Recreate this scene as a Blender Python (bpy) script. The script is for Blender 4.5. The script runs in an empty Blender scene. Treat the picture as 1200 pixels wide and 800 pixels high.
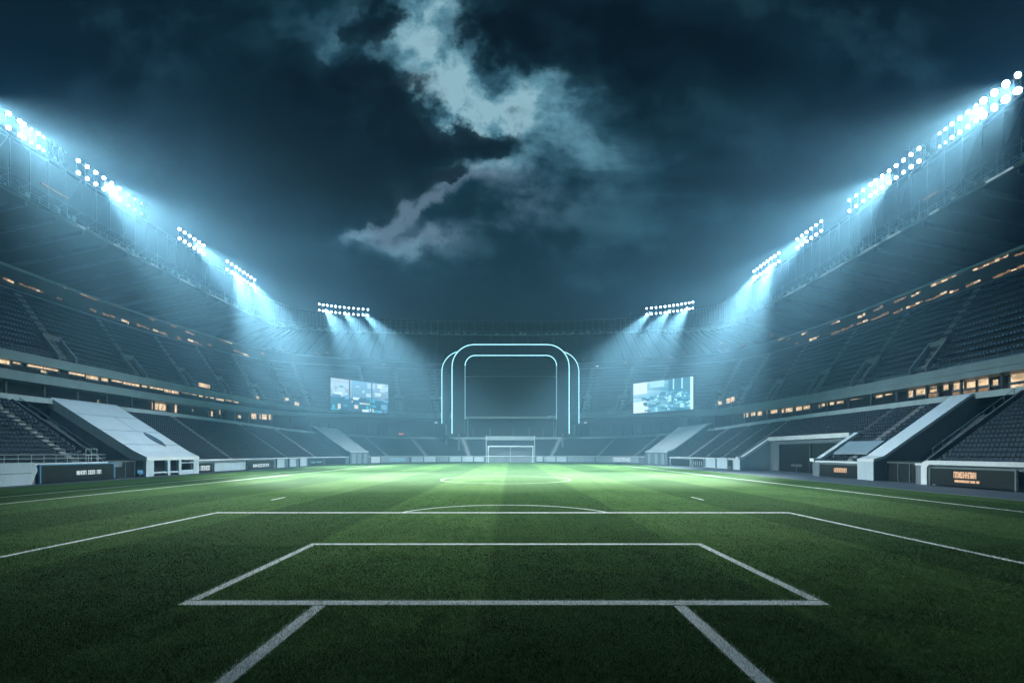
import bpy, math, random
import numpy as np
from mathutils import Vector
random.seed(7); rng = np.random.default_rng(11)
S = bpy.context.scene; COL = S.collection
F, H, VPX, VPY = 560.0, 4.3, 598.0, 530.0        # lens and eye height the photograph was measured with
V = Vector
# ---------------------------------------------------------------- node helpers
class N:
    def __init__(s, nt, sock): s.nt, s.s = nt, sock
    def _m(s, op, o=None, c=None):
        n = s.nt.nodes.new('ShaderNodeMath'); n.operation = op
        for i, x in enumerate((s, o, c)):
            if x is None: continue
            if isinstance(x, N): s.nt.links.new(x.s, n.inputs[i])
            else: n.inputs[i].default_value = x
        return N(s.nt, n.outputs[0])
    def __add__(s, o): return s._m('ADD', o)
    def __sub__(s, o): return s._m('SUBTRACT', o)
    def __mul__(s, o): return s._m('MULTIPLY', o)
    def __truediv__(s, o): return s._m('DIVIDE', o)
    def max(s, o): return s._m('MAXIMUM', o)
    def min(s, o): return s._m('MINIMUM', o)
    def f(s, op, o=None): return s._m(op, o)
    def smooth(s, a, b):
        n = s.nt.nodes.new('ShaderNodeMapRange'); n.interpolation_type = 'SMOOTHSTEP'
        s.nt.links.new(s.s, n.inputs[0]); n.inputs[1].default_value = a; n.inputs[2].default_value = b
        return N(s.nt, n.outputs[0])
def ramp(nt, fac, stops):
    n = nt.nodes.new('ShaderNodeValToRGB'); e = n.color_ramp.elements
    while len(e) < len(stops): e.new(0.5)
    for i, (p, c) in enumerate(stops): e[i].position = p; e[i].color = (*c, 1)
    nt.links.new(fac.s, n.inputs[0]); return n.outputs[0]
def mixc(nt, fac, a, b, mode='MIX'):
    n = nt.nodes.new('ShaderNodeMix'); n.data_type = 'RGBA'; n.blend_type = mode
    for i, x in ((0, fac), (6, a), (7, b)):
        if isinstance(x, N): nt.links.new(x.s, n.inputs[i])
        elif hasattr(x, 'is_output'): nt.links.new(x, n.inputs[i])
        elif isinstance(x, (int, float)): n.inputs[i].default_value = x
        else: n.inputs[i].default_value = (*x, 1)
    return n.outputs[2]
def noise(nt, vec, scale, detail=4, rough=.55, dist=0.0):
    n = nt.nodes.new('ShaderNodeTexNoise'); n.inputs['Scale'].default_value = scale
    n.inputs['Detail'].default_value = detail; n.inputs['Roughness'].default_value = rough; n.inputs['Distortion'].default_value = dist
    if vec is not None: nt.links.new(vec, n.inputs['Vector'])
    return n
def newmat(name):
    m = bpy.data.materials.new(name); m.use_nodes = True
    nt = m.node_tree; b = nt.nodes['Principled BSDF']; return m, nt, b
def objpos(nt):
    g = nt.nodes.new('ShaderNodeNewGeometry'); return g.outputs['Position']
def paint(name, col, rough=.5, var=.18, scale=.6, metal=0.0, bump=.0, streak=False, spec=.5):
    m, nt, b = newmat(name); p = objpos(nt)
    if streak:
        mp = nt.nodes.new('ShaderNodeMapping'); nt.links.new(p, mp.inputs[0]); mp.inputs['Scale'].default_value = (1, 1, .12); p = mp.outputs[0]
    n1 = noise(nt, p, scale, 6, .65); n2 = noise(nt, p, scale * 9, 3, .6)
    f = N(nt, n1.outputs[0]) * .7 + N(nt, n2.outputs[0]) * .3
    lo = tuple(c * (1 - var * 1.6) for c in col); hi = tuple(min(1, c * (1 + var)) for c in col)
    nt.links.new(ramp(nt, f, [(.3, lo), (.7, hi)]), b.inputs['Base Color'])
    r = N(nt, n2.outputs[0]) * .3 + (rough - .15); nt.links.new(r.s, b.inputs['Roughness'])
    b.inputs['Metallic'].default_value = metal; b.inputs['Specular IOR Level'].default_value = spec
    if bump:
        bp = nt.nodes.new('ShaderNodeBump'); bp.inputs['Strength'].default_value = bump; bp.inputs['Distance'].default_value = .02
        nt.links.new(n2.outputs[0], bp.inputs['Height']); nt.links.new(bp.outputs[0], b.inputs['Normal'])
    return m
def glow(name, col, strength, var=0.0, scale=1.5):
    m, nt, b = newmat(name); b.inputs['Base Color'].default_value = (.02, .02, .02, 1)
    b.inputs['Emission Strength'].default_value = strength
    if var:
        n = noise(nt, objpos(nt), scale, 3, .6)
        nt.links.new(ramp(nt, N(nt, n.outputs[0]), [(.38, tuple(c * (1 - var) for c in col)), (.62, col)]), b.inputs['Emission Color'])
    else: b.inputs['Emission Color'].default_value = (*col, 1)
    m.cycles.emission_sampling = 'NONE'
    return m
M = {}
M['pale'] = paint('pale_panel', (.50, .60, .66), .42, .12, .35, bump=.05, streak=True)
M['white'] = paint('white_panel', (.76, .80, .83), .38, .08, .4, streak=True)
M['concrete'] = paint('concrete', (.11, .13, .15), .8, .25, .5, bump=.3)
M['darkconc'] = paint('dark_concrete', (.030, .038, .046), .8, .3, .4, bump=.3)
M['stair'] = paint('stair_concrete', (.28, .31, .33), .7, .2, .8, bump=.3)
M['step'] = paint('step_concrete', (.20, .22, .24), .75, .2, .8, bump=.3)
M['fascia'] = paint('fascia_panel', (.26, .33, .38), .45, .12, .3, streak=True)
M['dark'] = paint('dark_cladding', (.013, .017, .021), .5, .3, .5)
M['black'] = paint('black_board', (.012, .014, .017), .35, .2, .7)
M['steel'] = paint('steel', (.22, .25, .27), .4, .2, 2.0, metal=.7)
M['galv'] = paint('pale_steel', (.45, .50, .53), .4, .15, 2.0, metal=.3)
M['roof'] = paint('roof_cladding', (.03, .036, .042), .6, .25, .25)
M['seat'] = paint('seat_plastic', (.022, .033, .050), .32, .25, 1.2)
M['bluetop'] = paint('blue_rail', (.10, .28, .45), .4, .1, 1)
M['pave'] = paint('pavement', (.085, .105, .13), .7, .2, .5, bump=.2)
M['ground'] = paint('ground', (.08, .085, .09), .85, .25, .2, bump=.3)
M['wall'] = paint('wall_panel', (.15, .19, .22), .6, .2, .35, streak=True)
M['line'] = paint('line_paint', (.86, .87, .84), .7, .15, 9.0)
M['netting'] = paint('net_cord', (.6, .65, .68), .6, .1, 3)
M['lamp'] = glow('lamp_lit', (.80, .95, 1.0), 14)
M['lampdim'] = glow('lamp_dim', (.70, .90, 1.0), 1.6)
M['glassoff'] = paint('lamp_glass', (.25, .32, .36), .15, .1, 2)
M['warm'] = glow('warm_window', (1.0, .70, .42), 1.25, .6, 1.1)
M['warmsoft'] = glow('warm_lamp', (1.0, .55, .27), .36, .55, 1.5)
M['cool'] = glow('strip_light', (.65, .9, 1.0), .55, .5, .8)
M['signwhite'] = glow('sign_white', (.8, .95, 1.0), .95, .35, 4)
M['signorange'] = glow('sign_orange', (1.0, .62, .38), 1.0, .3, 4)
M['signcyan'] = glow('sign_cyan', (.40, .85, 1.0), .7, .3, 2)
M['neon'] = glow('neon_tube', (.42, .88, 1.0), 1.9)
M['neondim'] = glow('neon_tube_soft', (.38, .70, .85), .75)
M['red'] = glow('red_lamp', (1.0, .2, .15), .8)
# ---------------------------------------------------------------- mesh helpers
WL = {}
def wloc(o): return WL.get(o.name, V((0, 0, 0))) if o else V((0, 0, 0))
class MB:
    def __init__(s): s.v, s.f, s.m = [], [], []
    def poly(s, pts, m=0):
        b = len(s.v); s.v += [tuple(p) for p in pts]; s.f.append(tuple(range(b, b + len(pts)))); s.m.append(m)
    def hexa(s, P, m=0):            # P: bottom four (ccw seen from above), top four
        b = len(s.v); s.v += [tuple(p) for p in P]
        for q in ((3, 2, 1, 0), (4, 5, 6, 7), (0, 1, 5, 4), (1, 2, 6, 5), (2, 3, 7, 6), (3, 0, 4, 7)):
            s.f.append(tuple(b + i for i in q)); s.m.append(m)
    def obox(s, c, ax, ay, az, m=0):
        c, ax, ay, az = V(c), V(ax), V(ay), V(az)
        if ax.cross(ay).dot(az) < 0: ax = -ax
        s.hexa([c - ax - ay - az, c + ax - ay - az, c + ax + ay - az, c - ax + ay - az,
                c - ax - ay + az, c + ax - ay + az, c + ax + ay + az, c - ax + ay + az], m)
    def box(s, a, b, m=0):
        a, b = V(a), V(b); s.obox((a + b) / 2, ((b.x - a.x) / 2, 0, 0), (0, (b.y - a.y) / 2, 0), (0, 0, (b.z - a.z) / 2), m)
    def bar(s, a, b, r, m=0, n=4):
        s.tube([a, b], r, n, m)
    def tube(s, pts, r, n=6, m=0, cap=True):
        pts = [V(p) for p in pts]; b = len(s.v)
        up = V((0, 0, 1))
        for i, p in enumerate(pts):
            d = (pts[min(i + 1, len(pts) - 1)] - pts[max(i - 1, 0)]).normalized()
            x = d.cross(up if abs(d.z) < .9 else V((0, 1, 0))).normalized(); y = x.cross(d)
            if i and x.dot(px) < 0 : x, y = -x, -y
            px = x
            for k in range(n):
                a = 2 * math.pi * k / n + math.pi / n; s.v.append(tuple(p + (x * math.cos(a) + y * math.sin(a)) * r))
        for i in range(len(pts) - 1):
            for k in range(n):
                s.f.append((b + i * n + k, b + i * n + (k + 1) % n, b + (i + 1) * n + (k + 1) % n, b + (i + 1) * n + k)); s.m.append(m)
        if cap:
            s.f.append(tuple(b + k for k in range(n))); s.f.append(tuple(b + (len(pts) - 1) * n + k for k in reversed(range(n)))); s.m += [m, m]
    def prism(s, poly, off, m=0):
        A = [V(p) for p in poly]; off = V(off); B = [p + off for p in A]; n = len(A)
        s.poly(A, m); s.poly(list(reversed(B)), m)
        for i in range(n): s.poly([A[i], B[i], B[(i + 1) % n], A[(i + 1) % n]], m)
    def disc(s, c, nrm, r, n=14, m=0):
        c, nrm = V(c), V(nrm).normalized(); x = nrm.cross(V((0, 0, 1))).normalized(); y = nrm.cross(x)
        s.poly([c + (x * math.cos(2 * math.pi * k / n) + y * math.sin(2 * math.pi * k / n)) * r for k in range(n)], m)
    def build(s, name, mats, parent=None, smooth=False):
        o0 = wloc(parent)
        me = bpy.data.meshes.new(name); me.from_pydata([(a - o0.x, b - o0.y, c - o0.z) for a, b, c in s.v], [], s.f)
        if not isinstance(mats, (list, tuple)): mats = [mats]
        for m in mats: me.materials.append(m)
        if len(mats) > 1: me.polygons.foreach_set('material_index', s.m)
        if smooth: me.polygons.foreach_set('use_smooth', [True] * len(me.polygons))
        me.update()
        o = bpy.data.objects.new(name, me); COL.objects.link(o)
        if parent: o.parent = parent; WL[o.name] = o0
        return o
def tag(o, label=None, cat=None, group=None, kind=None):
    if label: o['label'] = label
    if cat: o['category'] = cat
    if group: o['group'] = group
    if kind: o['kind'] = kind
    return o
def thing(name, label, cat, loc, group=None):
    o = bpy.data.objects.new(name, None); COL.objects.link(o); o.location = loc; WL[o.name] = V(loc); o.empty_display_size = .5
    return tag(o, label, cat, group)
# ---------------------------------------------------------------- the bowl: rings around the pitch
class Ring:
    def __init__(s, XL, ZL, XR, ZR, DF, ZF, DC=150.0, n=2.5): s.XL, s.ZL, s.XR, s.ZR, s.DF, s.ZF, s.DC, s.n = XL, ZL, XR, ZR, DF, ZF, DC, n
    def off(s, o, z=0.0): return Ring(s.XL + o, s.ZL + z, s.XR + o, s.ZR + z, s.DF + o, s.ZF + z, s.DC, s.n)
def sm(a, b, x):
    t = min(1, max(0, (x - a) / (b - a))); return t * t * (3 - 2 * t)
def P(r, u, dz=0.0):
    if u <= 1: x, d = -r.XL, r.DC * u
    elif u >= 3: x, d = r.XR, r.DC * (4 - u)
    else:
        th = (u - 1) * math.pi / 2; c, sn = math.cos(th), max(0, math.sin(th)); e = 2 / r.n
        x = (r.XR - r.XL) / 2 - (r.XL + r.XR) / 2 * math.copysign(abs(c) ** e, c); d = r.DC + (r.DF - r.DC) * sn ** e
    if u < 2: w = sm(.7, 1.75, u); z = r.ZL * (1 - w) + r.ZF * w
    else: w = sm(.7, 1.75, 4 - u); z = r.ZR * (1 - w) + r.ZF * w
    return V((x, d, z + dz))
def lerpR(a, b, t): return Ring(*[getattr(a, k) + (getattr(b, k) - getattr(a, k)) * t for k in ('XL', 'ZL', 'XR', 'ZR', 'DF', 'ZF', 'DC')])
def px_of(p): return VPX + F * p.x / p.y
def find_u(r, px):
    lo, hi = .02, 3.98
    for _ in range(50):
        mid = (lo + hi) / 2
        if px_of(P(r, mid)) < px: lo = mid
        else: hi = mid
    return (lo + hi) / 2
def zat(p, py): return H + (VPY - py) * p.y / F
def inward(r, u):
    t = P(r, u + .004) - P(r, u - .004); t.z = 0; t.normalize(); return V((t.y, -t.x, 0))
def us(a, b, step=.02):
    n = max(1, int(math.ceil((b - a) / step - 1e-6))); return [a + (b - a) * i / n for i in range(n + 1)]
def strip(mb, ra, rb, a, b, m=0, step=.02, flip=False):
    U = us(a, b, step)
    for i in range(len(U) - 1):
        q = [P(ra, U[i]), P(ra, U[i + 1]), P(rb, U[i + 1]), P(rb, U[i])]
        mb.poly(q[::-1] if flip else q, m)
def band(mb, r, h0, h1, th, a, b, m=0, step=.02):
    """a solid band that follows ring r, from height h0 to h1 (relative), th thick away from the pitch"""
    U = us(a, b, step); o = r.off(th)
    for i in range(len(U) - 1):
        A, B, C, D = P(r, U[i]), P(r, U[i + 1]), P(o, U[i + 1]), P(o, U[i])
        up = lambda p, q: V((p.x, p.y, q))
        lo = [up(A, A.z + h0), up(B, B.z + h0), up(C, B.z + h0), up(D, A.z + h0)]; hi = [up(A, A.z + h1), up(B, B.z + h1), up(C, B.z + h1), up(D, A.z + h1)]
        mb.poly([lo[0], lo[1], hi[1], hi[0]], m); mb.poly([hi[0], hi[1], hi[2], hi[3]], m); mb.poly([lo[3], lo[2], lo[1], lo[0]], m); mb.poly([lo[2], lo[3], hi[3], hi[2]], m)
        if i == 0: mb.poly([lo[3], lo[0], hi[0], hi[3]], m)
        if i == len(U) - 2: mb.poly([lo[1], lo[2], hi[2], hi[1]], m)
BASE = Ring(64.5, 0, 56, 0, 209, 0)
LOWF = Ring(65.6, 2.2, 57.1, 2.2, 210.2, 2.6)
LOWT = Ring(80.5, 12.8, 71.0, 12.5, 219.5, 10.4)
CONB = Ring(86.0, 12.8, 76.5, 12.5, 224, 10.4)
CB = Ring(81.6, 16.3, 72.6, 16.1, 221, 20.0); CT = Ring(81.6, 17.85, 72.6, 17.0, 221, 21.2)
WB = Ring(84.0, 17.85, 74.2, 17.0, 223, 21.2); WT = Ring(84.0, 19.7, 74.2, 17.2, 223, 21.6)
EB = Ring(82.4, 19.6, 72.9, 17.1, 221.6, 21.3); ET = Ring(82.4, 21.2, 72.9, 18.4, 221.6, 22.5)
UPF = Ring(83.6, 20.9, 74.0, 18.2, 223, 22.3)
UPT = Ring(93.4, 34.8, 85.2, 34.6, 233, 44.0)
SWB = Ring(94.8, 34.8, 86.8, 34.6, 234.5, 44.0); SWT = Ring(94.8, 39.6, 86.8, 39.2, 234.5, 47.5)
RIL = Ring(90, 51.3, 81.5, 50.2, 211, 56.0, 175); RIT = Ring(90, 61.5, 81.5, 61.3, 211, 62.2, 175)
ROL = Ring(115, 46.2, 106, 45.5, 250, 50.5, 175); ROT = Ring(118, 58, 109, 58, 253, 58, 175)
uA, uB = find_u(BASE, 402), find_u(BASE, 790)
def terrace(mb, rf, rt, nrow, a, b, t0=0, step=.02, m=0):
    U = us(a, b, step)
    for k in range(int(round(t0 * nrow)), nrow):
        r0, r1 = lerpR(rf, rt, k / nrow), lerpR(rf, rt, (k + 1) / nrow)
        for i in range(len(U) - 1):
            A, B, C, D = P(r0, U[i]), P(r0, U[i + 1]), P(r1, U[i + 1]), P(r1, U[i])
            C0, D0 = V((C.x, C.y, B.z)), V((D.x, D.y, A.z))
            mb.poly([A, B, C0, D0], m); mb.poly([D0, C0, C, D], m)
NLOW, NUP = 17, 13
DU = lambda d: d / 150.0           # depth along the straight left side -> u ; right side: 4 - d/150
RU = lambda d: 4 - d / 150.0
# lower terrace pieces (u ranges) : (a, b, t0)
LOW = {'left': [(0, DU(77), 0), (DU(98), uA, 0)],
       'end': [(uA, uB, 0)],
       'right': [(uB, RU(117), 0), (RU(117), RU(88.5), .47), (RU(88.5), RU(76.4), 0), (RU(66), 4, 0)]}
SPAN = {'left': (0, uA), 'end': (uA, uB), 'right': (uB, 4)}
# aisles, given by where their foot stands along the ring (u), half width in u
def upx(r, xs): return [find_u(r, x) for x in xs]
AIS_UP = {'left': [DU(38), DU(66)] + upx(UPF, [80, 165, 225, 268, 305, 338, 364]), 'end': upx(UPF, [432, 470, 512, 560, 636, 684, 726, 764]),
          'right': upx(UPF, [836, 862, 900, 950, 1003, 1075]) + [RU(64), RU(36)]}
AIS_LOW = {'left': [DU(40), DU(73.2)] + upx(LOWF, [276, 340, 372]), 'end': upx(LOWF, [455, 500, 550, 646, 700, 742]),
           'right': upx(LOWF, [804, 823, 842, 860]) + [RU(82), RU(48)]}
stands = {}
for key, lab in (('left', 'tall two tier grandstand along the left touchline with lit concourse windows under a dark roof'),
                 ('end', 'hazy curved grandstand behind the far goal and the glowing arch'),
                 ('right', 'tall two tier grandstand along the right touchline above the open tunnel cutout')):
    a, b = SPAN[key]
    c = P(BASE, (a + b) / 2); c.z = 0
    st = stands[key] = thing('grandstand', lab, 'grandstand', c)
    # lower terrace
    mb = MB()
    for (p, q, t0) in LOW[key]: terrace(mb, LOWF, LOWT, NLOW, p, q, t0)
    mb.build('lower_terrace', M['concrete'], st)
    for u in AIS_LOW[key]:
        mb = MB()
        hw = .6 / 150 if (u < 1 or u > 3) else .006
        rf, rt = LOWF.off(0, .06), LOWT.off(0, .06)
        terrace(mb, rf, rt, NLOW * 2, u - hw, u + hw, 0, .5); mb.build('aisle', M['stair'], st)
    # front wall
    mb = MB()
    segs = {'left': [(0, DU(76.5)), (DU(98.2), uA)], 'end': [(uA, uB)], 'right': [(uB, RU(117.6)), (RU(88), RU(76.6)), (RU(66), 4)]}[key]
    for p, q in segs: mb = MB(); band(mb, BASE, 0, 2.55, 1.15, p, q); mb.build('front_wall', M['wall'], st)
    for p, q in segs: mb = MB(); band(mb, BASE.off(-.12), 2.553, 2.83, 1.3, p, q); mb.build('wall_coping', M['white'], st)
    # concourse floor, back wall, lip
    mb = MB(); strip(mb, LOWT, CONB, a, b); strip(mb, CONB, CONB.off(0, 8.5), a, b); mb.build('concourse', M['dark'], st)
    mb = MB(); band(mb, LOWT.off(-.1), .02, .95, .35, a, b); mb.build('parapet', M['pale'] if key != 'end' else M['fascia'], st)
    for u in us(a, b, .045)[1:-1]:
        p = P(CONB.off(-2.6), u); mb = MB(); mb.tube([p, p + V((0, 0, 5.5))], .22, 8); mb.build('column', M['concrete'], st)
    # fascias + window band
    mb = MB(); U = us(a, b)
    strip(mb, CB, CT, a, b); strip(mb, CT, WB, a, b); strip(mb, CB.off(5, 0), CB, a, b); mb.build('lower_fascia', M['fascia'], st)
    mb = MB(); strip(mb, WB, WT, a, b); mb.build('window_band', M['dark'], st)
    mb = MB(); strip(mb, EB, ET, a, b); strip(mb, EB.off(2), EB, a, b); strip(mb, ET, ET.off(.35), a, b); strip(mb, ET.off(.35), ET.off(.35, -.5), a, b)
    mb.build('upper_fascia', M['fascia'], st)
    # railing on the upper fascia
    mb = MB(); r = ET.off(.15)
    for h in (.55, 1.05): mb.tube([P(r, u, h) for u in us(a, b, .015)], .035, 5)
    for u in us(a, b, 2.0 / 150): p = P(r, u); mb.bar(p, p + V((0, 0, 1.05)), .03)
    mb.build('railing', M['steel'], st)
    # upper terrace
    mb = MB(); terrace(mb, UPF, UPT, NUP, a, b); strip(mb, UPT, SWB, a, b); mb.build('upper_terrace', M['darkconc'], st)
    for u in AIS_UP[key]:
        mb = MB(); hw = .75 / 150 if (u < 1 or u > 3) else .010
        terrace(mb, UPF.off(0, .06), UPT.off(0, .06), NUP * 2, u - hw, u + hw, 0, .5); mb.build('aisle', M['step'], st)
    # vomitories beside the foot of each upper aisle
    for u in AIS_UP[key]:
        mb = MB(); hw = 1.9 / 150 if (u < 1 or u > 3) else .020
        r1 = lerpR(UPF, UPT, .33)
        for s in (-1, 1):
            w0, w1 = sorted((u + s * hw, u + s * (hw - .0025)))
            A0, A1, B0, B1 = P(UPF, w0), P(UPF, w1), P(r1, w0), P(r1, w1)
            z = B0.z + .9
            mb.hexa([A0, A1, B1, B0, V((A0.x, A0.y, A0.z + 1.5)), V((A1.x, A1.y, A1.z + 1.5)), V((B1.x, B1.y, z)), V((B0.x, B0.y, z))])
        A, B = P(r1, u - hw), P(r1, u + hw); n = inward(r1, u) * .2
        mb.hexa([A + n, B + n, B, A] + [q + V((0, 0, .95)) for q in (A + n, B + n, B, A)])
        A, B = P(r1, u - hw * .55), P(r1, u + hw * .55); n = inward(r1, u) * .25
        mb.hexa([q + V((0, 0, -3.2)) for q in (A + n, B + n, B, A)] + [q + V((0, 0, -.6)) for q in (A + n, B + n, B, A)], 1)
        mb.build('vomitory', [M['step'], M['black']], st)
    # suites wall under the roof
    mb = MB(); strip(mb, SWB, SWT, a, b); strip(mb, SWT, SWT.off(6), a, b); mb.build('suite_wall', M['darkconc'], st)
    mb = MB(); band(mb, SWB.off(-.35), -.05, .55, .3, a, b); mb.build('suite_ledge', M['fascia'], st); mb = MB(); band(mb, SWT.off(-.5), -.35, .05, .5, a, b); mb.build('suite_ledge', M['fascia'], st)
    # back wall
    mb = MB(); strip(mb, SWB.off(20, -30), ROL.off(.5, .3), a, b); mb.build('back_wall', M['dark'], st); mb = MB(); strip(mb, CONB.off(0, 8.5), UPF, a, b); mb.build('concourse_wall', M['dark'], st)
    # roof
    rf = MB(); strip(rf, ROL, RIL.off(.6), a, b); strip(rf, RIT.off(.9, -.4), ROT, a, b); strip(rf, ROT, ROL, a, b)
    roof = rf.build('roof', M['roof'], st)
    for u in us(a, b, .035):
        mb = MB(); A, B = P(RIL.off(.7), u, -.05), P(ROL.off(-.5), u, -.05)
        d = V((0, 0, .8)); w = (P(RIL, u + .003) - P(RIL, u - .003)).normalized() * .22
        mb.hexa([A - w - d, A + w - d, B + w - d, B - w - d, A - w, A + w, B + w, B - w]); mb.build('rib', M['concrete'], roof)
    mb = MB(); strip(mb, RIL.off(.6), RIT.off(.9, -.4), a, b); mb.build('fascia_back', M['roof'], roof)
    mb = MB()       # truss
    st_u = 3.6 / 175; U = us(a, b, st_u)
    for h in (0, .9): mb.tube([P(RIT, u, -h) for u in us(a, b, .02)], .13 if h == 0 else .07, 6)
    for t in (0.0, .32): mb.tube([P(lerpR(RIL, RIT, t), u) for u in us(a, b, .02)], .16 if t == 0 else .09, 6)
    for i, u in enumerate(U):
        mb.bar(P(RIL, u), P(RIT, u), .09)
        if i < len(U) - 1:
            m_ = lerpR(RIL, RIT, .32)
            mb.bar(P(RIL, u), P(m_, U[i + 1]), .05); mb.bar(P(m_, u), P(RIL, U[i + 1]), .05)
            if i % 2: mb.bar(P(m_, u), P(RIT, U[i + 1]), .05)
    mb.build('truss', M['steel'], roof)
    mb = MB()       # catwalk with boxes of equipment
    cw = RIL.off(-.9); band(mb, cw, .05, .16, 1.1, a, b)
    for h in (.65, 1.15): mb.tube([P(cw, u, h) for u in us(a, b, .02)], .035, 4)
    for u in us(a, b, 1.9 / 175):
        p = P(cw, u); mb.bar(p, p + V((0, 0, 1.2)), .03)
        if random.random() < .6:
            h = random.uniform(.3, 1.1); w = random.uniform(.2, .6); q = P(cw.off(.5), u + random.uniform(-.003, .003))
            mb.obox(q + V((0, 0, h / 2 + .16)), (w, 0, 0), (0, w * .8, 0), (0, 0, h / 2))
        if random.random() < .25: mb.bar(p, p + V((0, 0, random.uniform(2, 4.5))), .04)
    mb.build('catwalk', M['galv'], roof)
# --------------------------------------------- windows and lamps in the stands (parts of the stand they sit in)
def stand_of(u): return stands['left' if u < uA else 'right' if u > uB else 'end']
def window(ring, x0, x1, y0, y1, mat='warm', name='window', frame=True, prd=.12, mull=None):
    u0, u1 = find_u(ring, x0), find_u(ring, x1); uc = (u0 + u1) / 2
    A, B = P(ring, u0), P(ring, u1); n = inward(ring, uc)
    c = (A + B) / 2; zt, zb = zat(c, y0), zat(c, y1)
    L = (B - A); L.z = 0; hl = L.length / 2; t = L.normalized()
    h = (zt - zb) / 2; C = V((c.x, c.y, (zt + zb) / 2)) + n * prd
    st = stand_of(uc); mb = MB()
    if frame:
        w = min(.14, h * .2)
        for s in (-1, 1):
            mb.obox(C + t * s * hl, t * w, n * .1, V((0, 0, h + w))); mb.obox(C + V((0, 0, s * h)), t * (hl - w - .003), n * .1, V((0, 0, w)))
        k = mull if mull else max(1, int(hl * 2 / 2.2))
        for i in range(1, k): mb.obox(C + t * (-hl + 2 * hl * i / k), t * .06, n * .08, V((0, 0, h - w - .003)))
        fr = mb.build(name, M['steel'], st)
        g = MB(); g.obox(C - n * .03, t * (hl - .01), n * .03, V((0, 0, h - .01))); g.build('pane', M[mat], fr)
    else:
        mb.obox(C, t * hl, n * .08, V((0, 0, h))); mb.build(name, M[mat], st)
BANDW = WB.off(-.05)
for x0, x1, y0, y1 in ((-26, 11, 417.5, 425), (30, 68, 424.5, 433), (46, 54, 433.5, 437), (79, 99, 434, 440), (99, 115, 437, 445), (129, 143, 443, 448), (143, 163, 446, 452), (174, 191, 450.5, 456.5), (191, 209, 453, 461),
                       (13, 24, 420, 427), (117, 126, 441, 447), (165, 172, 449, 454), (212, 222, 457, 461), (223.5, 230, 459, 463), (264, 271, 467, 470), (273, 279, 469, 472), (232, 237, 462, 465), (240, 243, 463, 466), (245, 250, 464, 467), (252, 262, 464.5, 469.5)):
    window(BANDW, x0, x1, y0, y1)
CONW = CONB.off(-.25)
for x0, x1, y0, y1 in ((176.5, 194, 472, 481), (201, 207, 473.5, 484), (112.5, 115.5, 468, 475.5), (293.5, 300, 483, 491), (303.5, 312.5, 484, 491.5), (314, 319, 484.5, 492), (224, 226, 479, 482), (246, 249, 481, 488), (256, 258, 479.5, 486), (278, 282, 486, 490)):
    window(CONW, x0, x1, y0, y1, 'warm')
for x0, x1, y0, y1 in ((1184.5, 1215, 434, 447), (1184.5, 1215, 448.5, 456), (1146.5, 1161, 441.5, 452.5), (1133, 1145.5, 446, 455), (1117.5, 1132, 447, 457), (1106, 1113.5, 450, 457.5), (1074, 1087, 455, 463), (1065, 1072, 457, 466),
                       (997, 1012, 463.5, 468), (1008, 1014, 462.5, 466), (981, 990, 467, 473), (960, 963, 470, 478), (942, 952.5, 472.5, 479.5), (931, 941, 474.5, 481.5), (921, 930, 475.5, 483), (914.5, 920, 477, 484),
                       (903.5, 912, 478, 484.5), (962, 968, 470, 476.5), (969.5, 979, 468.5, 475), (1027, 1036, 461.5, 466), (1038, 1047, 460, 463), (1090, 1100, 452.5, 460), (1164, 1172, 444, 452), (899, 902, 478, 485), (888, 894, 479.5, 487), (880.5, 886, 480.5, 487.5), (872, 878, 481, 489)):
    window(CONW, x0, x1, y0, y1, 'warm')
for x0, x1, y0, y1 in ((1117, 1145, 457.5, 462), (1088, 1101, 455, 466), (1147, 1161, 454, 459)):
    window(CONW, x0, x1, y0, y1, 'warmsoft')
SW = SWB.off(-.05)
def lamps(ring, rows, ratio, mat):
    for x0, x1, y in rows:
        x = x0
        while x < x1 - .5:
            w = random.uniform(3.0, 6.5); x2 = min(x1, x + w); hh = random.uniform(.8, 1.5)
            window(ring, x, x2, y - hh + random.uniform(-.5, .5), y + hh * .8, random.choice(mat + ['warmsoft']), 'suite_window', False)
            y += (x2 - x + 1.0) * ratio; x = x2 + random.uniform(.4, 1.6)
lamps(SW, [(3, 15, 327), (22, 49, 333), (66, 72, 350), (105, 112, 363), (120, 135, 368), (142, 150, 376), (160, 174, 381), (179, 196, 387), (207, 212, 396), (220, 237, 399), (273, 291, 411), (305, 309, 414)], .36, ['warm', 'warmsoft'])
lamps(SW, [(16, 44, 315), (69, 76, 335), (94, 113, 345), (133, 143, 358), (174, 182, 374), (200, 207, 382), (217, 227, 389), (257, 272, 398), (243, 247, 404)], .36, ['warmsoft', 'warm'])
lamps(SW, [(1165, 1210, 325), (1133, 1149, 335), (1114, 1124, 342), (1086, 1110, 352), (1063, 1082, 360), (1048, 1058, 366), (1022, 1042, 374), (1005, 1018, 379), (975, 1000, 391), (949, 960, 398), (932, 936, 402)], -.42, ['warm', 'warmsoft'])
lamps(SW, [(1190, 1210, 299), (1141, 1182, 316), (1092, 1121, 334), (1069, 1079, 346), (1049, 1062, 353), (1024, 1035, 363), (1006, 1014, 371), (975, 985, 379), (940, 946, 391), (913, 920, 397)], -.42, ['warmsoft', 'warm'])
for x0, x1, y0, y1 in ((334, 338, 466, 469), (345, 350, 471, 475), (300, 303, 464, 467), (842, 846, 470, 474), (852, 856, 466.5, 472), (857, 861, 465, 470.5), (232.5, 245, 449.5, 454)):
    window(UPF.off(.6), x0, x1, y0, y1, 'warm', 'kiosk_light', False)
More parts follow.
